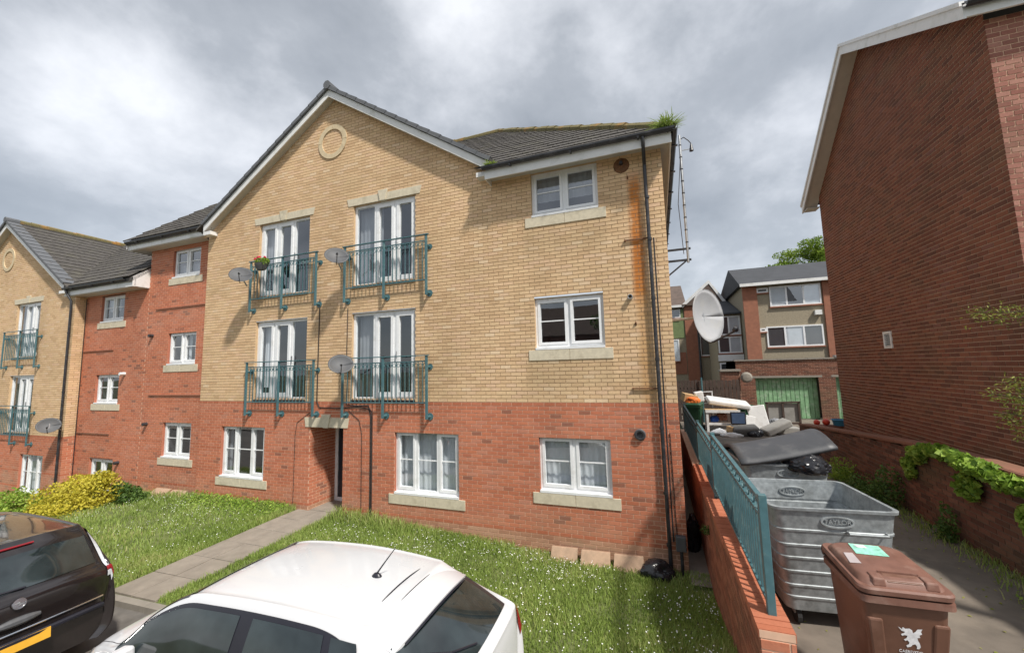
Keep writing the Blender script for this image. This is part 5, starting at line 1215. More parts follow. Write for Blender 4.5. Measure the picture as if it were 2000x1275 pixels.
flag(-13.18, -12.55, -0.05, 0.22, 7.32, 7.72, 'right one of two paving slabs propped below the taller red link block')
# ------------------------------------------------------------------ hanging basket
hb = thing('flower_basket', (-9.55, 7.30, 6.1), 'dark balcony planter with red flowers and trailing green leaves', 'planter')
P = []
for i, (z, a, b) in enumerate(((6.10, .13, .06), (6.20, .20, .10), (6.28, .23, .115), (6.28, .20, .09))):
    P.append([(-9.50 + a * math.cos(2 * math.pi * k / 20), 7.30 + b * math.sin(2 * math.pi * k / 20), z) for k in range(21)])
g_ = MB().grid(P); g_.poly(P[0][:-1][::-1]); shade_auto(g_.build('trough', 'dark_foam', hb), 40)

# more of the heap: sacks, boxes
for i, (x_, y_, z_, sz, m_, lb) in enumerate(((3.15, 16.9, ALLEY, (.22, .2, .16), 'bag_black', 'small black refuse sack in front of the white drawer front'), (2.05, 17.1, ALLEY, (.26, .2, .14), 'curtain', 'bundle of pale crumpled sheets below the white table'), (3.35, 18.9, 1.15, (.34, .3, .3), 'bin_green', 'dark green garden sack behind the fridge door'), (4.25, 18.6, ALLEY, (.3, .25, .3), 'curtain_grey', 'grey stuffed sack in front of the bed frame'))):
    lumpy('rubbish_sack', (x_, y_, z_), sz, m_, lb, 'bag', 30 + i, GP)
box_thing('cardboard_box', (2.55, 17.1, 0.88), (0.42, 0.32, 0.30), (0, 0, 24), 'board_tan', 'small tan cardboard box on the tarmac by the dark cushion', 'box', 0.008, GP)
box_thing('plank', (2.1, 16.9, 0.80), (1.3, 0.09, 0.04), (0, 6, 32), 'white_goods', 'loose white plank lying in front of the heap', 'plank', 0.004, GP)
# ================================================================== house across the street (mirrored in the glass)
oh = thing('house', (-8.5, -17, -0.2), 'red brick house across the street, seen only mirrored in the first floor window', 'house')
WO = Wall((0, -17.0, 0), (1, 0, 0), (0, 1, 0))
MB().box(-13.5, -4.2, -25, -17, -0.6, 6.0).build('wall', 'brick_dark', oh)
MB().extrude([(-13.9, -16.6, 5.95), (-13.9, -21, 9.0), (-13.9, -25.4, 5.95)], (10.1, 0, 0)).build('roof', 'tile_brown', oh)
for (x_, z_) in ((-12.2, 1.0), (-6.6, 1.0), (-12.2, 3.9), (-6.6, 3.9), (-9.4, 3.9)):
    wn_ = MB(); frame_bars(wn_, WO, x_ - .7, x_ + .7, z_, z_ + 1.2, .07, 0.0, .05); wo_ = wn_.build('window', 'upvc', oh)
    MB().quad(WO.P(x_ - .63, z_ + .07, .02), WO.P(x_ + .63, z_ + .07, .02), WO.P(x_ + .63, z_ + 1.13, .02), WO.P(x_ - .63, z_ + 1.13, .02)).build('pane', 'interior', wo_)
MB().box(-9.9, -8.9, -17.0, -16.94, -0.4, 1.8).build('door', 'door_navy', oh)
# ================================================================== vegetation helpers
def leaf_mesh(name, pts, nrm, size, mat, parent=None, aspect=0.55, col=None, jitter=0.7, fold=0.25):
    """many small leaves: each two triangles folded along the midrib"""
    n = len(pts); pts = np.asarray(pts, float); nrm = np.asarray(nrm, float)
    nrm = nrm + rng.normal(0, jitter, nrm.shape); nrm /= np.linalg.norm(nrm, axis=1)[:, None] + 1e-9
    a = np.cross(nrm, rng.normal(0, 1, nrm.shape)); a /= np.linalg.norm(a, axis=1)[:, None] + 1e-9
    b = np.cross(nrm, a); s = (size * rng.uniform(0.6, 1.25, n))[:, None]
    v = np.empty((n, 4, 3)); v[:, 0] = pts - a * s * 0.5; v[:, 2] = pts + a * s * 0.5
    v[:, 1] = pts + b * s * aspect * 0.5 + nrm * s * fold * 0.4; v[:, 3] = pts - b * s * aspect * 0.5 + nrm * s * fold * 0.4
    idx = np.arange(n)[:, None] * 4
    f = np.concatenate([idx + np.array([[0, 1, 2]]), idx + np.array([[0, 2, 3]])], 0)
    me = bpy.data.meshes.new(name); me.vertices.add(n * 4); me.vertices.foreach_set('co', v.reshape(-1))
    me.loops.add(len(f) * 3); me.loops.foreach_set('vertex_index', f.reshape(-1).astype(np.int32))
    me.polygons.add(len(f)); me.polygons.foreach_set('loop_start', np.arange(0, len(f) * 3, 3, dtype=np.int32))
    me.update(calc_edges=True); me.materials.append(MATS[mat])
    c = rng.random(n) if col is None else np.clip(col, 0, 1)
    at = me.attributes.new('bc', 'FLOAT', 'POINT'); at.data.foreach_set('value', np.repeat(c, 4).astype(np.float32))
    return link(name, me, parent)
def clump_cloud(lobes, n, rnd=0.25):
    """points on and in a set of ellipsoid lobes (cx,cy,cz,rx,ry,rz)"""
    L = np.array(lobes, float); w = (L[:, 3] * L[:, 4] * L[:, 5]) ** (2 / 3.); w /= w.sum()
    k = rng.choice(len(L), n, p=w); d = rng.normal(0, 1, (n, 3)); d /= np.linalg.norm(d, axis=1)[:, None]
    r = 1 - np.abs(rng.normal(0, rnd, n)); r = np.clip(r, 0.15, 1.12)[:, None]
    return L[k, :3] + d * L[k, 3:] * r, d, k
def bush(name, label, lobes, n, size, mat, cat='shrub', group=None, ground=None, sub=9, stem=True, colvar=0.35, aspect=0.55):
    c = np.mean(np.array(lobes)[:, :3], 0); g0 = ground if ground is not None else z_lawn(c[0], c[1])
    t = thing(name, (c[0], c[1], g0), label, cat, group)
    L = list(lobes); ex = []
    for l in lobes:
        for _ in range(sub):
            d = rng.normal(0, 1, 3); d /= np.linalg.norm(d); k = rng.uniform(0.25, 0.48)
            ex.append((l[0] + d[0] * l[3] * .75, l[1] + d[1] * l[4] * .75, l[2] + d[2] * l[5] * .75, l[3] * k, l[4] * k, l[5] * k))
    p, d, k = clump_cloud(L + ex, n); cv = rng.random(len(L) + len(ex))
    ok = p[:, 2] > g0 - 0.02; p, d, k = p[ok], d[ok], k[ok]
    leaf_mesh('foliage', p, d, size, mat, t, col=cv[k] * colvar * 1.4 + rng.random(len(p)) * (1 - colvar), aspect=aspect)
    if stem:
        mb = MB()
        for l in lobes[:6]:
            mb.tube([(c[0], c[1], g0 - 0.05), (c[0] * .5 + l[0] * .5, c[1] * .5 + l[1] * .5, g0 * .5 + l[2] * .5 - 0.02), (l[0], l[1], l[2])], [0.03, 0.02, 0.008], 6)
        mb.build('stem', 'bark', t)
    return t
SG = 'shrubs in front of the red link blocks'
bush('shrub', 'tall golden yellow leafed shrub in front of the lower red link block', [(-15.0, 6.5, 0.28, .85, .6, .55), (-14.3, 6.6, .42, .6, .5, .52), (-15.8, 6.4, .08, .7, .55, .5), (-14.9, 6.2, -.1, 1.1, .6, .5)], 12500, 0.075, 'leaf_gold', group=SG)
bush('shrub', 'low green and yellow variegated shrub at the left, behind the black car', [(-16.6, 6.1, -.1, .75, .6, .55), (-17.6, 6.0, -.2, .85, .6, .55), (-18.6, 5.9, -.35, .85, .6, .5), (-16.0, 5.7, -.3, .6, .5, .4)], 8000, 0.08, 'leaf_lime', group=SG)
bush('shrub', 'golden variegated shrub low at the left edge, in front of the far gable', [(-18.3, 5.3, -.45, .8, .5, .45), (-19.6, 5.6, -.4, .9, .6, .55), (-16.9, 5.2, -.4, .6, .4, .38), (-20.8, 5.8, -.5, .9, .6, .5)], 7000, 0.08, 'leaf_gold', group=SG)
bush('shrub', 'small dark green shrub to the right of the golden shrub', [(-13.85, 7.0, .18, .32, .3, .32), (-13.6, 7.05, .05, .35, .3, .25), (-14.05, 6.95, .42, .18, .18, .22)], 3200, 0.07, 'leaf_green', group=SG)
bush('climbing_plant', 'bright green creeper spilling over the low dark brick wall', [(3.95, 8.0, 1.97, .16, .55, .10), (3.92, 7.3, 1.92, .14, .5, .12), (3.9, 8.6, 1.82, .10, .2, .13), (3.9, 7.5, 1.62, .06, .25, .18), (3.92, 6.75, 1.86, .12, .4, .10), (3.93, 6.5, 1.5, .06, .18, .2), (3.93, 8.9, 1.55, .05, .15, .2)], 2700, 0.105, 'leaf_lime', 'creeper', ground=0.9, stem=False, sub=9, aspect=0.8)
WG_ = 'weeds along the foot of the low wall'
def weed(x, y, z, h, r, label, mat='leaf_green', n=500, size=0.06, group=WG_):
    bush('weed', label, [(x, y, z + h * .45, r, r * 1.2, h * .5), (x - r * .2, y + r * .4, z + h * .25, r * 1.2, r * 1.4, h * .28)], n, size, mat, 'weed', group, ground=z, sub=5, stem=False)
weed(3.80, 9.3, ALLEY, 0.85, .20, 'tall grey green weed growing against the low wall', n=900)
weed(3.70, 10.1, ALLEY, 0.45, .30, 'broad leafed green weed just beyond the tall one at the low wall', n=900, mat='leaf_green')
weed(3.75, 11.2, ALLEY, 0.55, .28, 'straggling yellow green weed farthest along the low wall', 'leaf_lime', 700)
weed(3.85, 7.9, ALLEY, 0.60, .12, 'thin upright weed below the left end of the creeper', n=350)
weed(3.78, 5.95, ALLEY, 0.30, .22, 'bright green tuft at the foot of the low wall below the creeper', 'leaf_lime', 500)
weed(3.80, 5.15, ALLEY, 0.32, .22, 'green tuft at the foot of the low wall near the right edge', n=500)
weed(0.56, 7.05, 0.78, 0.16, .07, 'small weed sprouting from the face of the orange retaining wall', n=120, size=0.04, group=None)
# weeds on the roof corner
def grass_tuft(name, label, x, y, z, n, h, spread, parent=None, mat='grass', droop=0.5, col=0.6):
    mb = MB(); cols = []
    for i in range(n):
        a = rng.uniform(0, 2 * math.pi); l = rng.uniform(0.4, 1) * spread; hh = h * rng.uniform(.45, 1)
        bx_, by_ = x + rng.normal(0, .05), y + rng.normal(0, .05); w = 0.007
        p = [(bx_ + math.cos(a) * l * t, by_ + math.sin(a) * l * t, z + hh * (t - droop * t * t)) for t in (0, .4, .75, 1)]
        s = (-math.sin(a), math.cos(a))
        P = [[(q[0] - s[0] * w * k, q[1] - s[1] * w * k, q[2]), (q[0] + s[0] * w * k, q[1] + s[1] * w * k, q[2])] for q, k in zip(p, (1, 1, .7, .15))]
        mb.grid(P); cols += [rng.uniform(col - .25, col + .25)] * 8
    t = tag(link(name, mb.mesh(name, mat)), label, 'weed') if label else link(name, mb.mesh(name, mat), parent)
    at = t.data.attributes.new('bc', 'FLOAT', 'POINT'); at.data.foreach_set('value', cols); return t
grass_tuft('roof_weed', 'tuft of grass growing out of the gutter at the roof corner', 0.40, 7.32, 7.58, 230, 0.36, 0.34, col=0.45)
grass_tuft('roof_weed', 'little patch of green moss and grass in the valley gutter beside the gable', -3.0, 7.28, 7.58, 160, 0.10, 0.16, col=0.5)
# flowers of the basket
p, d, k = clump_cloud([(-9.50, 7.30, 6.33, .24, .11, .09), (-9.35, 7.27, 6.30, .14, .1, .1)], 420); leaf_mesh('foliage', p, d, 0.055, 'leaf_lime', hb)
p, d, k = clump_cloud([(-9.60, 7.30, 6.44, .06, .05, .04), (-9.68, 7.28, 6.40, .05, .05, .04), (-9.38, 7.28, 6.42, .04, .04, .03)], 130); leaf_mesh('blossom', p, d, 0.04, 'petal_red', hb, aspect=0.9)
# tree behind the rear flats
tr = thing('tree', (11.5, 37, 0.5), 'bright green leafy tree rising behind the slate roof of the rear flats', 'tree')
trunk = MB().tube([(11.5, 37, 0.3), (11.6, 37, 4), (11.3, 36.8, 7.5), (11.5, 37, 10)], [.4, .32, .24, .12], 10)
for q in ((8.5, 36, 10.5), (13.8, 38, 11), (10, 38, 11.8), (12.6, 35.5, 11.6)): trunk.tube([(11.4, 36.9, 6.5), ((11.4 + q[0]) / 2, (36.9 + q[1]) / 2, 9), q], [.16, .1, .04], 7)
trunk.build('trunk', 'bark', tr)
lob = []
for i in range(34):
    a = rng.uniform(0, 2 * math.pi); r_ = rng.uniform(0, 4.6); lob.append((11.9 + r_ * math.cos(a), 37 + .7 * r_ * math.sin(a), 11.2 - .20 * r_ + rng.uniform(-1.6, 1.5) * (1 - r_ / 7), rng.uniform(.7, 1.3), rng.uniform(.7, 1.2), rng.uniform(.4, .75)))
p, d, k = clump_cloud(lob, 15000, .3); cv = rng.random(len(lob)); leaf_mesh('crown', p, d, 0.2, 'leaf_tree', tr, col=cv[k] * .45 + rng.random(len(p)) * .55)
ot = thing('tree', (-2.2, -15, 0), 'round green tree across the street, seen only mirrored in the first floor window', 'tree')
MB().tube([(-2.2, -15, -0.2), (-2.1, -15, 2.5), (-2.3, -15, 5)], [.2, .15, .06], 8).build('trunk', 'bark', ot)
lob2 = [(-2.2 + rng.normal(0, 1.0), -15 + rng.normal(0, .8), 5.0 + rng.normal(0, .9), .9, .9, .7) for _ in range(14)]
p, d, k = clump_cloud(lob2, 3500, .3); leaf_mesh('crown', p, d, 0.25, 'leaf_green', ot)
# conifer branches reaching in from the right
cf = thing('conifer', (4.35, 5.3, 1.0), 'yellow green conifer branches reaching in from beyond the right edge', 'tree')
tk = MB().tube([(4.45, 5.0, 0.9), (4.45, 5.0, 4.6)], [.05, .02], 8); P_, D_ = [], []
for (b0, tip, th) in (((4.45, 5.0, 3.7), (3.20, 5.65, 3.86), .095), ((4.45, 5.0, 2.7), (3.16, 5.5, 3.02), .06), ((4.45, 5.0, 2.9), (3.30, 5.5, 3.14), .085), ((4.45, 5.0, 2.4), (3.22, 5.5, 2.84), .075), ((4.45, 5.0, 2.0), (3.34, 5.5, 2.66), .08), ((4.45, 5.0, 4.3), (3.7, 5.4, 4.1), .09), ((4.45, 5.0, 3.2), (5.2, 4.6, 3.6), .16), ((4.45, 5.0, 2.4), (4.9, 4.3, 2.9), .16), ((4.45, 5.0, 3.9), (4.6, 4.4, 4.5), .15), ((4.45, 5.0, 1.5), (4.9, 5.5, 2.1), .18), ((4.45, 5.0, 4.2), (4.45, 5.0, 5.0), .16), ((4.45, 5.0, 1.8), (4.2, 4.4, 2.2), .16), ((4.45, 5.0, 2.9), (4.5, 5.0, 3.6), .16)):
    b0, tip = Vector(b0), Vector(tip); tk.tube([b0, b0.lerp(tip, .5) + Vector((0, 0, .03)), tip], [.018, .01, .004], 6)
    for i in range(900):
        t_ = 1 - rng.random() ** 1.2 * 0.98; q = b0.lerp(tip, t_); w = th * math.sin(math.pi * min(1, (1.05 - t_) * 1.9 + .12)) + .02
        P_.append((q.x + rng.normal(0, w * .6), q.y + rng.normal(0, w * .9), q.z + rng.normal(0, w * .55) - .02)); D_.append((0, 0, 1))
tk.build('trunk', 'bark', cf); leaf_mesh('foliage', P_, D_, 0.042, 'leaf_conifer', cf, jitter=.8, aspect=.3)

# ================================================================== grass
def in_path(x, y): return (x > PX0 - 0.02) & (x < PX1 + 0.02)
def blades(name, x, y, z, h, w, col, mat='grass'):
    n = len(x); a = rng.uniform(0, 2 * np.pi, n); lean = rng.uniform(0.1, .75, n) * h; la = rng.uniform(0, 2 * np.pi, n)
    v = np.empty((n, 5, 3)); sx, sy = np.cos(a) * w / 2, np.sin(a) * w / 2
    mx, my = x + np.cos(la) * lean * .35, y + np.sin(la) * lean * .35
    v[:, 0] = np.stack([x - sx, y - sy, z], 1); v[:, 1] = np.stack([x + sx, y + sy, z], 1)
    v[:, 2] = np.stack([mx + sx * .8, my + sy * .8, z + h * .6], 1); v[:, 3] = np.stack([mx - sx * .8, my - sy * .8, z + h * .6], 1)
    v[:, 4] = np.stack([x + np.cos(la) * lean, y + np.sin(la) * lean, z + h], 1)
    i = np.arange(n)[:, None] * 5
    f = np.concatenate([i + np.array([[0, 1, 2]]), i + np.array([[0, 2, 3]]), i + np.array([[3, 2, 4]])], 0)
    me = bpy.data.meshes.new(name); me.vertices.add(n * 5); me.vertices.foreach_set('co', v.reshape(-1))
    me.loops.add(len(f) * 3); me.loops.foreach_set('vertex_index', f.reshape(-1).astype(np.int32))
    me.polygons.add(len(f)); me.polygons.foreach_set('loop_start', np.arange(0, len(f) * 3, 3, dtype=np.int32)); me.update(calc_edges=True)
    me.materials.append(MATS[mat]); at = me.attributes.new('bc', 'FLOAT', 'POINT'); at.data.foreach_set('value', np.repeat(np.clip(col, 0, 1), 5).astype(np.float32))
    return stuff(link(name, me))
def vlawn(x, y):
    return np.array([z_lawn(a, b) for a, b in zip(x, y)])
def patch(x, y):      # slow variation for tufts
    return (np.sin(x * 2.1 + 1.3 * np.sin(y * 1.7)) + np.sin(y * 2.9 + x * .7) + np.sin(x * 5.3 - y * 4.1) * .6) / 2.6
def sow(n, x0, x1):
    x = rng.uniform(x0, x1, n); y = rng.uniform(Y_KERB + .02, F - 0.01, n); ok = ~in_path(x, y); return x[ok], y[ok]
x, y = sow(150000, -9.5, 0.59); x2, y2 = sow(34000, -21, -9.5); x = np.concatenate([x, x2]); y = np.concatenate([y, y2])
ok = (y < np.where(x > -12.1, F - .02, 7.9)); x, y = x[ok], y[ok]
pv = patch(x, y); keep = rng.random(len(x)) < .72 + .45 * patch(x * 1.7 + 4, y * 1.6); x, y, pv = x[keep], y[keep], pv[keep]
h = 0.045 + 0.026 * pv + rng.uniform(-.015, .04, len(x))
nearwall = np.clip((y - 7.0) / .6, 0, 1); h = h + nearwall * np.where(x < -2.8, .09, .02) * rng.uniform(.2, 1.2, len(x))
h = h + np.where(x < -8.5, .035, 0) * rng.uniform(0, 1.5, len(x))
edge = np.where((np.abs(x - PX0) < .16) | (np.abs(x - PX1) < .16), .05, 0) * rng.uniform(0, 1, len(x)); h = np.clip(h + edge, .02, .4)
go = blades('lawn_grass', x, y, vlawn(x, y), h, np.where(x > -9.5, .011, .016), .50 + .30 * pv + rng.normal(0, .18, len(x)))
go['label'] = 'rough unmown lawn grass in front of the buildings'; go['category'] = 'grass'
# daisies and clover
def flowers(name, n, x0, x1, dens, size, label):
    x = rng.uniform(x0, x1, n); y = rng.uniform(Y_KERB + .05, F - .05, n); ok = (~in_path(x, y)) & (rng.random(n) < dens(x, y)); x, y = x[ok], y[ok]
    z = vlawn(x, y) + rng.uniform(.055, .10, len(x)); 
    o = leaf_mesh(name, np.stack([x, y, z], 1), np.tile([0, -.2, 1.0], (len(x), 1)), size, 'daisy_white', aspect=1.0, jitter=.25, fold=.05)
    stuff(o); o['label'] = label; o['category'] = 'flowers'; return o
flowers('daisies', 5200, -6.8, 0.55, lambda x, y: np.clip(.22 + .35 * np.sin(x * 1.9 + y * 1.1) * np.sin(y * 2.3 - x * .6) + .55 * np.clip((y - 6.2) / 1.2, 0, 1) * (x < -1.6) * (x > -5), 0.01, .9), .019, 'scattered white daisies in the lawn')
flowers('clover_heads', 4200, -14.5, -8.5, lambda x, y: np.clip(.25 + .4 * patch(x + 3, y), .02, .8), .02, 'pale clover heads in the left part of the lawn')
# broad leafed weeds by the doorway
x = rng.uniform(-11.9, -8.55, 2600); y = F - .08 - np.abs(rng.normal(0, .35, 2600)); z = vlawn(x, y) + rng.uniform(.03, .24, 2600) * np.clip(1 - (F - y) / 1.1, .2, 1)
o = stuff(leaf_mesh('wall_weeds', np.stack([x, y, z], 1), np.tile([0, -.4, 1.], (2600, 1)), .06, 'leaf_lime', aspect=.5)); o['label'] = 'broad leafed weeds along the wall left of the doorway'; o['category'] = 'weeds'
x = rng.uniform(-7.15, -4.2, 1500); y = F - .05 - np.abs(rng.normal(0, .16, 1500))
go3 = blades('wall_foot_grass', x, y, vlawn(x, y), rng.uniform(.08, .34, 1500) * np.clip(1.3 - (x + 7.15) / 3.2, .3, 1), np.full(1500, .012), rng.uniform(.4, 1, 1500)); go3['label'] = 'tall seeding grass along the wall right of the doorway'; go3['category'] = 'grass'
# moss and grit along the alley edge
x = 3.98 - np.abs(rng.normal(0, .16, 2600)); y = rng.uniform(4.7, 14.5, 2600)
go2 = blades('alley_edge_grass', x, y, np.full(2600, ALLEY), rng.uniform(.02, .13, 2600), np.full(2600, .012), rng.uniform(.3, 1, 2600)); go2['label'] = 'thin grass along the foot of the low wall'; go2['category'] = 'grass'
pp = np.stack([rng.uniform(.9, 4.0, 900), rng.uniform(3.6, 16, 900), np.full(900, ALLEY + .006)], 1)
ls = stuff(leaf_mesh('leaf_litter', pp, np.tile([0, 0, 1.], (900, 1)), .035, 'leaf_conifer', col=rng.uniform(.6, 1, 900), jitter=.3)); ls['label'] = 'dead leaves and grit scattered on the alley tarmac'; ls['category'] = 'litter'
# ================================================================== cars
def cr1(p0, p1, p2, p3, t):
    return 0.5 * ((2 * p1) + (-p0 + p2) * t + (2 * p0 - 5 * p1 + 4 * p2 - p3) * t * t + (-p0 + 3 * p1 - 3 * p2 + p3) * t ** 3)
class CarSurface:
    """smooth body surface through a net of stations (s) and section lines (t, 0 sill .. 7 centre line)"""
    def __init__(self, xl, xb, xr, xc, zb, zr, zc, w2, wbelt, wr, z_low=.20, z_sill=.33, z_mid=.62, z_tail=None):
        n = len(xl); G = np.zeros((n, 8, 3))
        for i in range(n):
            ends = 0.90 if i in (0, n - 1) else 1.0
            G[i, 0] = (xl[i] * .985, w2[i] * .86, z_low); G[i, 1] = (xl[i], w2[i] * .975, min(z_sill, zb[i] - .06)); G[i, 2] = (xl[i], w2[i], min(z_mid, zb[i] - .03))
            G[i, 3] = (xb[i], wbelt[i], zb[i]); G[i, 4] = (xr[i], wr[i], zr[i])
            G[i, 5] = (xr[i] * .6 + xc[i] * .4, wr[i] * .84, zr[i] * .42 + zc[i] * .58); G[i, 6] = (xr[i] * .2 + xc[i] * .8, wr[i] * .45, zr[i] * .10 + zc[i] * .90); G[i, 7] = (xc[i], 0, zc[i])
        self.G = G; self.n = n
    def row(self, i): return self.G[min(max(i, 0), self.n - 1)]
    def col(self, r, j):
        if j > 7: q = r[14 - j].copy(); q[1] *= -1; return q
        return r[max(j, 0)]
    def P(self, s, t):
        m = False
        if t > 7: t = 14 - t; m = True
        i = min(int(math.floor(s)), self.n - 2); j = min(int(math.floor(t)), 6); fs, ft = s - i, t - j; rows = []
        for a in range(-1, 3):
            r = self.row(i + a); rows.append(cr1(self.col(r, j - 1), self.col(r, j), self.col(r, j + 1), self.col(r, j + 2), ft))
        p = cr1(*rows, fs)
        if m: p[1] = -p[1]
        return Vector(p)
    def N(self, s, t, e=.03):
        a = self.P(min(s + e, self.n - 1), t) - self.P(max(s - e, 0), t); b = self.P(s, min(t + e, 14)) - self.P(s, max(t - e, 0))
        n = a.cross(b); n.normalize()
        p = self.P(s, t); out = p - Vector((p.x * .7, 0, .75))
        return n if n.dot(out) > 0 else -n
    def patch(self, fn, nu, nv, off):
        return [[self.P(*fn(u / nu, v / nv)) + self.N(*fn(u / nu, v / nv)) * off for v in range(nv + 1)] for u in range(nu + 1)]
def make_car(label, cs, paint, side_windows, loc, slope, extra):
    t = thing('car', (0, 0, 0), label, 'car')
    n = cs.n - 1
    P = [[cs.P(i / 9.0, j / 7.0) for j in range(0, 99)] for i in range(n * 9 + 1)]
    mb = MB().grid(P, flip=True); mb.poly(P[0]); mb.poly(P[-1][::-1]); mb.poly([P[i][0] for i in range(len(P))] + [P[i][-1] for i in range(len(P) - 1, -1, -1)])
    body = shade_auto(mb.build('body', paint, t), 50)
    def rounded(s0, s1, t0, t1, k0=.0, k1=.0):   # u along the car, v up; corners softened at the top
        def f(u, v):
            s = s0 + (s1 - s0) * u; tt0, tt1 = t0, t1
            e = min(u / .18, 1) if k0 else 1; e2 = min((1 - u) / .18, 1) if k1 else 1
            tt1 = t0 + (t1 - t0) * (1 - k0 * (1 - e) ** 2 - k1 * (1 - e2) ** 2)
            return s, tt0 + (tt1 - tt0) * v
        return f
    for sgn in (1, -1):
        def mir(f): return f if sgn > 0 else (lambda u, v: (f(u, v)[0], 14 - f(u, v)[1]))
        allS0 = min(a for a, b, *_ in side_windows); allS1 = max(b for a, b, *_ in side_windows)
        MB().grid(cs.patch(mir(rounded(allS0 - .08, allS1 + .06, 3.04, 3.97, .55, 0.0)), 90, 12, .009)).build('window_trim', 'trim_black', t, smooth=True)
        for a, b, k0, k1 in side_windows:
            MB().grid(cs.patch(mir(rounded(a, b, 3.12, 3.87, k0, k1)), 40, 12, .0135)).build('side_window', 'car_glass', t, smooth=True)
    ws = MB().grid(cs.patch(lambda u, v: (7.0 + 1.96 * u, 4.22 + 5.56 * v), 24, 36, .009)).build('windscreen', 'car_glass', t, smooth=True)
    tr_ = MB().grid(cs.patch(lambda u, v: (8.88 + .16 * u, 4.05 + 5.9 * v), 4, 36, .012)).build('cowl', 'trim_black', t, smooth=True)
    rg = MB().grid(cs.patch(lambda u, v: (2.02 + .74 * u, 4.62 + 4.76 * v), 18, 40, .010)).build('rear_window', 'car_glass', t, smooth=True)
    extra(t, cs, body)
    M = Matrix.Translation(loc) @ Matrix.Rotation(-math.atan(slope), 4, 'Y') @ Matrix.Rotation(math.pi, 4, 'Z')
    t.matrix_world = M; return t
def wheels(t, xf, xr_, half, r=.30):
    for x in (xf, xr_):
        for s in (1, -1):
            prof = [(.0, .0), (.16, .0), (r * .7, .01), (r * .74, .03), (r * .9, .035), (r, .015), (r, -.14), (r * .8, -.17), (0, -.17)]
            w = xform(lathe(prof, 28), Matrix.Translation((x, s * half, r)) @ Matrix.Rotation(R(-90 * s), 4, 'X')); w = shade_auto(w.build('wheel', 'tyre', t), 40)
            shade_auto(xform(lathe([(0, .02), (.05, .02), (.06, .012), (r * .66, .018), (r * .68, .0)], 24), Matrix.Translation((x, s * (half + .004), r)) @ Matrix.Rotation(R(-90 * s), 4, 'X')).build('hubcap', 'rim', w), 30)
def sweep_line(t, cs, pts, r, mat, name, off=.004):
    return MB().tube([cs.P(*q) + cs.N(*q) * off for q in pts], r, 6).build(name, mat, t)
hatch = CarSurface(
    xl=[-2.08, -2.12, -2.08, -1.80, -1.45, -.62, .08, .50, .85, 1.12, 1.40, 1.65, 1.88, 1.90], xb=[-2.10, -2.09, -2.04, -1.74, -1.42, -.62, .08, .50, .90, 1.20, 1.42, 1.65, 1.86, 1.92],
    xr=[-2.12, -2.10, -2.01, -1.50, -1.30, -.62, .08, .50, .88, 1.18, 1.42, 1.64, 1.86, 1.93], xc=[-2.14, -2.13, -2.06, -1.56, -1.34, -.62, .08, .46, .80, 1.08, 1.42, 1.66, 1.90, 1.95],
    zb=[.55, .86, .95, .965, .96, .935, .92, .91, .905, .90, .86, .80, .68, .50], zr=[.56, .88, .99, 1.30, 1.345, 1.385, 1.378, 1.335, 1.175, .955, .90, .84, .70, .51], zc=[.57, .90, 1.00, 1.375, 1.425, 1.468, 1.457, 1.405, 1.225, 1.0, .945, .88, .73, .52],
    w2=[.70, .80, .82, .825, .825, .825, .825, .825, .825, .82, .81, .78, .66, .60], wbelt=[.70, .76, .77, .785, .79, .795, .795, .79, .78, .77, .74, .70, .60, .55], wr=[.66, .70, .70, .585, .595, .61, .61, .605, .65, .70, .68, .64, .55, .50])
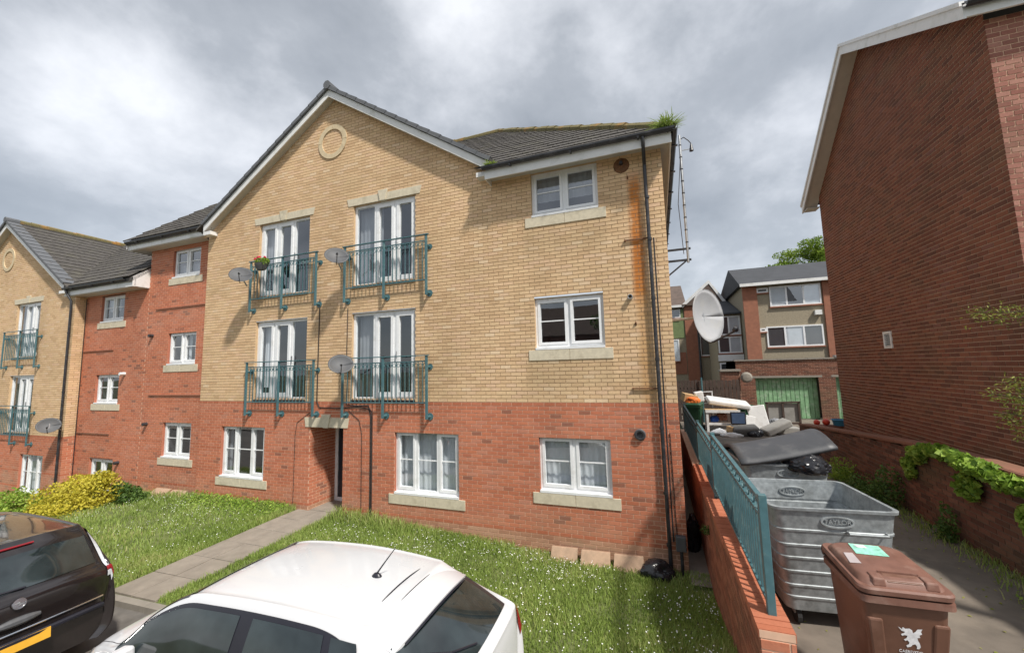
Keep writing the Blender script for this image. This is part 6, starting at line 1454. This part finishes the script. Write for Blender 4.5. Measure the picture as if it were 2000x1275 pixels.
def white_extra(t, cs, body):
    wheels(t, 1.24, -1.34, .80)
    # roof spoiler over the rear window
    P, Q = [], []
    for i in range(25):
        y = -.57 + 1.14 * i / 24; k = 1 - (abs(y) / .57) ** 4
        z0 = 1.425 - .095 * (abs(y) / .57) ** 2.2; L = .40 - .05 * (y / .57) ** 2 - .03 * (1 - k)
        P.append([(-1.335 - L * u, y, z0 + .014 * math.sin(math.pi * min(1, u * 1.2)) - .055 * u - .012 * u * u) for u in (0, .15, .35, .55, .75, .92, 1.0)])
        Q.append([(p[0], p[1] * .995, p[2] - .05 * (1 - .55 * max(0, (-1.335 - p[0]) / L)) ) for p in P[-1]])
    s = MB().grid(P, flip=True); s.grid(Q); s.grid([[a[-1], b[-1]] for a, b in zip(P, Q)]); s.grid([P[0], Q[0]]); s.grid([Q[-1], P[-1]])
    sp = shade_auto(s.build('spoiler', 'paint_white', t), 45)
    MB().tube([(P[i][0][0] + .002, P[i][0][1], P[i][0][2] + .006) for i in range(25)], .006, 5).build('panel_gap', 'trim_black', sp)
    MB().tube([(P[i][2][0], P[i][2][1], P[i][2][2] + .002) for i in range(3, 22)], .004, 5).build('panel_gap', 'trim_black', sp)
    MB().tube([(P[i][-1][0] - .002, P[i][-1][1], P[i][-1][2] - .022) for i in range(2, 23)], .012, 6).build('trailing_trim', 'trim_black', sp)
    MB().bar((-1.70, -.13, 1.335), (-1.70, .13, 1.335), .02, .018).build('brake_light', 'lamp_red', sp)
    # aerial
    ab = shade_auto(xform(lathe([(0, .03), (.018, .028), (.033, .010), (.036, 0)], 14), Matrix.Translation((-1.06, 0, 1.446)) @ Matrix.Diagonal((1.4, .9, 1, 1))).build('aerial_base', 'trim_black', t)); MB().tube([(-1.06, 0, 1.47), (-1.15, 0, 1.575), (-1.26, 0, 1.70)], [.008, .006, .004], 8).build('aerial', 'trim_black', ab)
    # gaps: doors, tailgate, bonnet
    for sg in (0, 1):
        f = (lambda s_, t_: (s_, t_)) if sg == 0 else (lambda s_, t_: (s_, 14 - t_))
        sweep_line(t, cs, [f(5.44, a / 10) for a in range(12, 40)], .004, 'trim_black', 'door_gap', 0); sweep_line(t, cs, [f(8.15, a / 10) for a in range(12, 31)], .004, 'trim_black', 'door_gap', 0)
        MB().grid(cs.patch(lambda u, v: f(.75 + .75 * u, 2.35 + 1.05 * v), 8, 8, .012)).build('tail_light', 'lamp_red', t, smooth=True)
        MB().grid(cs.patch(lambda u, v: f(11.4 + .7 * u, 2.6 + .9 * v), 8, 6, .01)).build('headlight', 'lamp_clear', t, smooth=True)
        q = cs.P(*f(8.0, 3.15)); o = cs.N(*f(8.0, 3.15)); c = q + o * .10
        mm = MB().hexa([c + Vector(v) for v in ((-.05, -.09, -.07), (.06, -.07, -.06), (.06, .07, -.06), (-.05, .09, -.07), (-.05, -.085, .06), (.05, -.06, .06), (.05, .06, .06), (-.05, .085, .06))]); mo = mm.build('door_mirror', 'paint_white', t, bevel=.025)
        for s_ in (4.35, 6.6): q = cs.P(*f(s_ - .75 if s_ < 5 else s_ - .9, 2.72)); o = cs.N(*f(s_, 2.72)); MB().bar(q + o * .03 + Vector((-.09, 0, 0)), q + o * .03 + Vector((.09, 0, 0)), .025, .03).build('door_handle', 'paint_white', t)
    sweep_line(t, cs, [(9.12 + a / 11, 4.1 + .15 * a / 30) for a in range(0, 30)], .003, 'trim_black', 'bonnet_gap', 0); sweep_line(t, cs, [(9.12 + a / 11, 9.9 - .15 * a / 30) for a in range(0, 30)], .003, 'trim_black', 'bonnet_gap', 0)
    # tailgate: glass lower edge, wiper, plate
    w0 = cs.P(2.12, 7.0) + cs.N(2.12, 7) * .02; MB().tube([w0, cs.P(2.3, 6.2) + cs.N(2.3, 6.2) * .02, cs.P(2.55, 5.3) + cs.N(2.55, 5.3) * .02], .008, 6).build('rear_wiper', 'trim_black', t)
    MB().box(-2.175, -2.16, -.26, .26, .60, .71).build('number_plate', 'plate_yellow', t)
    MB().box(-2.17, -2.09, -.66, .66, .30, .40).build('bumper_insert', 'trim_black', t, bevel=.02)
make_car('white five door hatchback with roof spoiler and short aerial, parked nearest the camera', hatch, 'paint_white', [(3.72, 4.28, .9, 0), (4.38, 5.34, .0, 0), (5.54, 8.80, .0, .3)], (-3.50, 3.13, z_road(-3.50) + .004), .03, white_extra)
mpv = CarSurface(
    xl=[-2.10, -2.16, -2.14, -2.02, -1.70, -.70, -.05, .40, .75, 1.10, 1.50, 1.80, 2.10, 2.13], xb=[-2.12, -2.14, -2.08, -1.94, -1.68, -.70, -.05, .40, .80, 1.20, 1.50, 1.80, 2.08, 2.14],
    xr=[-2.14, -2.15, -2.05, -1.84, -1.62, -.70, -.05, .38, .80, 1.18, 1.50, 1.80, 2.08, 2.15], xc=[-2.18, -2.20, -2.12, -1.90, -1.72, -.70, -.05, .33, .70, 1.02, 1.50, 1.82, 2.12, 2.18],
    zb=[.56, .92, 1.04, 1.05, 1.03, 1.0, .98, .97, .96, .95, .92, .86, .70, .50], zr=[.57, .95, 1.08, 1.47, 1.52, 1.55, 1.54, 1.49, 1.29, 1.01, .96, .89, .73, .52], zc=[.58, .97, 1.09, 1.53, 1.585, 1.635, 1.625, 1.565, 1.35, 1.06, 1.0, .93, .76, .53],
    w2=[.78, .85, .87, .875, .875, .875, .875, .875, .875, .87, .86, .82, .70, .64], wbelt=[.77, .82, .83, .84, .845, .845, .845, .84, .83, .82, .79, .75, .64, .58], wr=[.74, .77, .75, .665, .665, .67, .67, .66, .70, .75, .73, .69, .58, .52])
def black_extra(t, cs, body):
    wheels(t, 1.38, -1.32, .86, .315)
    N7 = cs.N(1.5, 7)
    def tg(y, s): return cs.P(s, 7 - y / .12) if False else None
    def back(y, z):      # point on the tailgate at width y, height z
        s = 0.0; lo, hi = 0.05, 3.0; tt = 7 - 3.0 * min(1, abs(y) / .74); tt = tt if y <= 0 else 14 - tt
        for _ in range(22):
            m = (lo + hi) / 2
            if cs.P(m, tt).z < z: lo = m
            else: hi = m
        return cs.P(lo, tt)
    bk = Vector((-1, 0, 0.12))
    # round badge: chrome ring with a stylised lightning mark
    c = back(0, .98) + bk * .015; rot = Vector((-1, 0, .25)).to_track_quat('Z', 'Y').to_matrix().to_4x4()
    bd = shade_auto(xform(lathe([(0, .004), (.044, .004), (.046, .010), (.054, .010), (.058, 0)], 24), Matrix.Translation(c) @ rot).build('badge', 'chrome', t), 40)
    z_ = MB().extrude([(-.040, .006, .006), (.004, .016, .006), (-.004, -.002, .006), (.040, -.006, .006), (-.004, -.016, .006), (.004, .002, .006)], (0, 0, .006)); xform(z_, Matrix.Translation(c) @ rot).build('badge_mark', 'steel', bd)
    h0 = [back(y, .80) + bk * .02 for y in np.linspace(-.12, .12, 7)]; MB().tube(h0, [.02, .034, .042, .044, .042, .034, .02], 8).build('tailgate_handle', 'dish_grey', t)
    MB().tube([back(y, .69) + bk * .012 for y in np.linspace(-.70, .70, 21)], .011, 6).build('chrome_strip', 'chrome', t)
    # plate, brake light, wiper, lamps, bumper
    z0_, z1_ = .50, .61
    q = [back(-.26, z1_) + bk * .05, back(.26, z0_) + bk * .03]; x_ = min(q[0].x, q[1].x) - .01
    MB().hexa([(x_, -.26, z0_), (x_, .26, z0_), (x_ + .012, .26, z0_), (x_ + .012, -.26, z0_), (x_ + .01, -.26, z1_), (x_ + .01, .26, z1_), (x_ + .022, .26, z1_), (x_ + .022, -.26, z1_)]).build('number_plate', 'plate_yellow', t)
    MB().tube([cs.P(2.99, 7 + a * .10) + Vector((-.02, 0, .0)) for a in range(-6, 7)], .013, 6).build('brake_light', 'lamp_red', t)
    MB().tube([back(.05, 1.11) + bk * .025, back(-.25, 1.13) + bk * .025, back(-.52, 1.17) + bk * .02], [.012, .008, .006], 6).build('rear_wiper', 'trim_black', t)
    for sg in (0, 1):
        f = (lambda s_, t_: (s_, t_)) if sg == 0 else (lambda s_, t_: (s_, 14 - t_))
        MB().grid(cs.patch(lambda u, v: f(1.12 + .28 * u, 2.75 + 1.25 * v), 8, 8, .012)).build('tail_light', 'lamp_red', t, smooth=True)
        MB().grid(cs.patch(lambda u, v: f(.86 + .22 * u, 2.75 + 1.2 * v), 8, 8, .012)).build('reversing_light', 'lamp_clear', t, smooth=True)
        MB().grid(cs.patch(lambda u, v: f(1.45 + 1.5 * u, 3.62 + .34 * v), 18, 4, .010)).build('pillar_lamp', 'lamp_clear', t, smooth=True)
        MB().grid(cs.patch(lambda u, v: f(11.4 + .7 * u, 2.6 + .9 * v), 8, 6, .01)).build('headlight', 'lamp_clear', t, smooth=True)
        q = cs.P(*f(8.0, 3.15)); o = cs.N(*f(8.0, 3.15)); c2 = q + o * .11
        MB().hexa([c2 + Vector(v) for v in ((-.05, -.09, -.07), (.06, -.07, -.06), (.06, .07, -.06), (-.05, .09, -.07), (-.05, -.085, .06), (.05, -.06, .06), (.05, .06, .06), (-.05, .085, .06))]).build('door_mirror', 'paint_black', t, bevel=.025)
    MB().tube([back(y, .38) + bk * .02 for y in np.linspace(-.74, .74, 21)], .03, 8).build('bumper_strip', 'trim_black', t)
    ab = shade_auto(xform(lathe([(0, .03), (.018, .028), (.033, .010), (.036, 0)], 14), Matrix.Translation((-1.55, 0, 1.595))).build('aerial_base', 'trim_black', t)); MB().tube([(-1.55, 0, 1.61), (-1.62, 0, 1.70), (-1.68, 0, 1.77)], [.008, .006, .004], 8).build('aerial', 'trim_black', ab)
make_car('black people carrier seen from behind at the lower left, yellow number plate', mpv, 'paint_black', [(2.98, 3.75, .9, 0), (3.88, 4.93, .15, 0), (5.12, 8.80, .0, .3)], (-8.90, 2.50, z_road(-8.90) + .004), .03, black_extra)
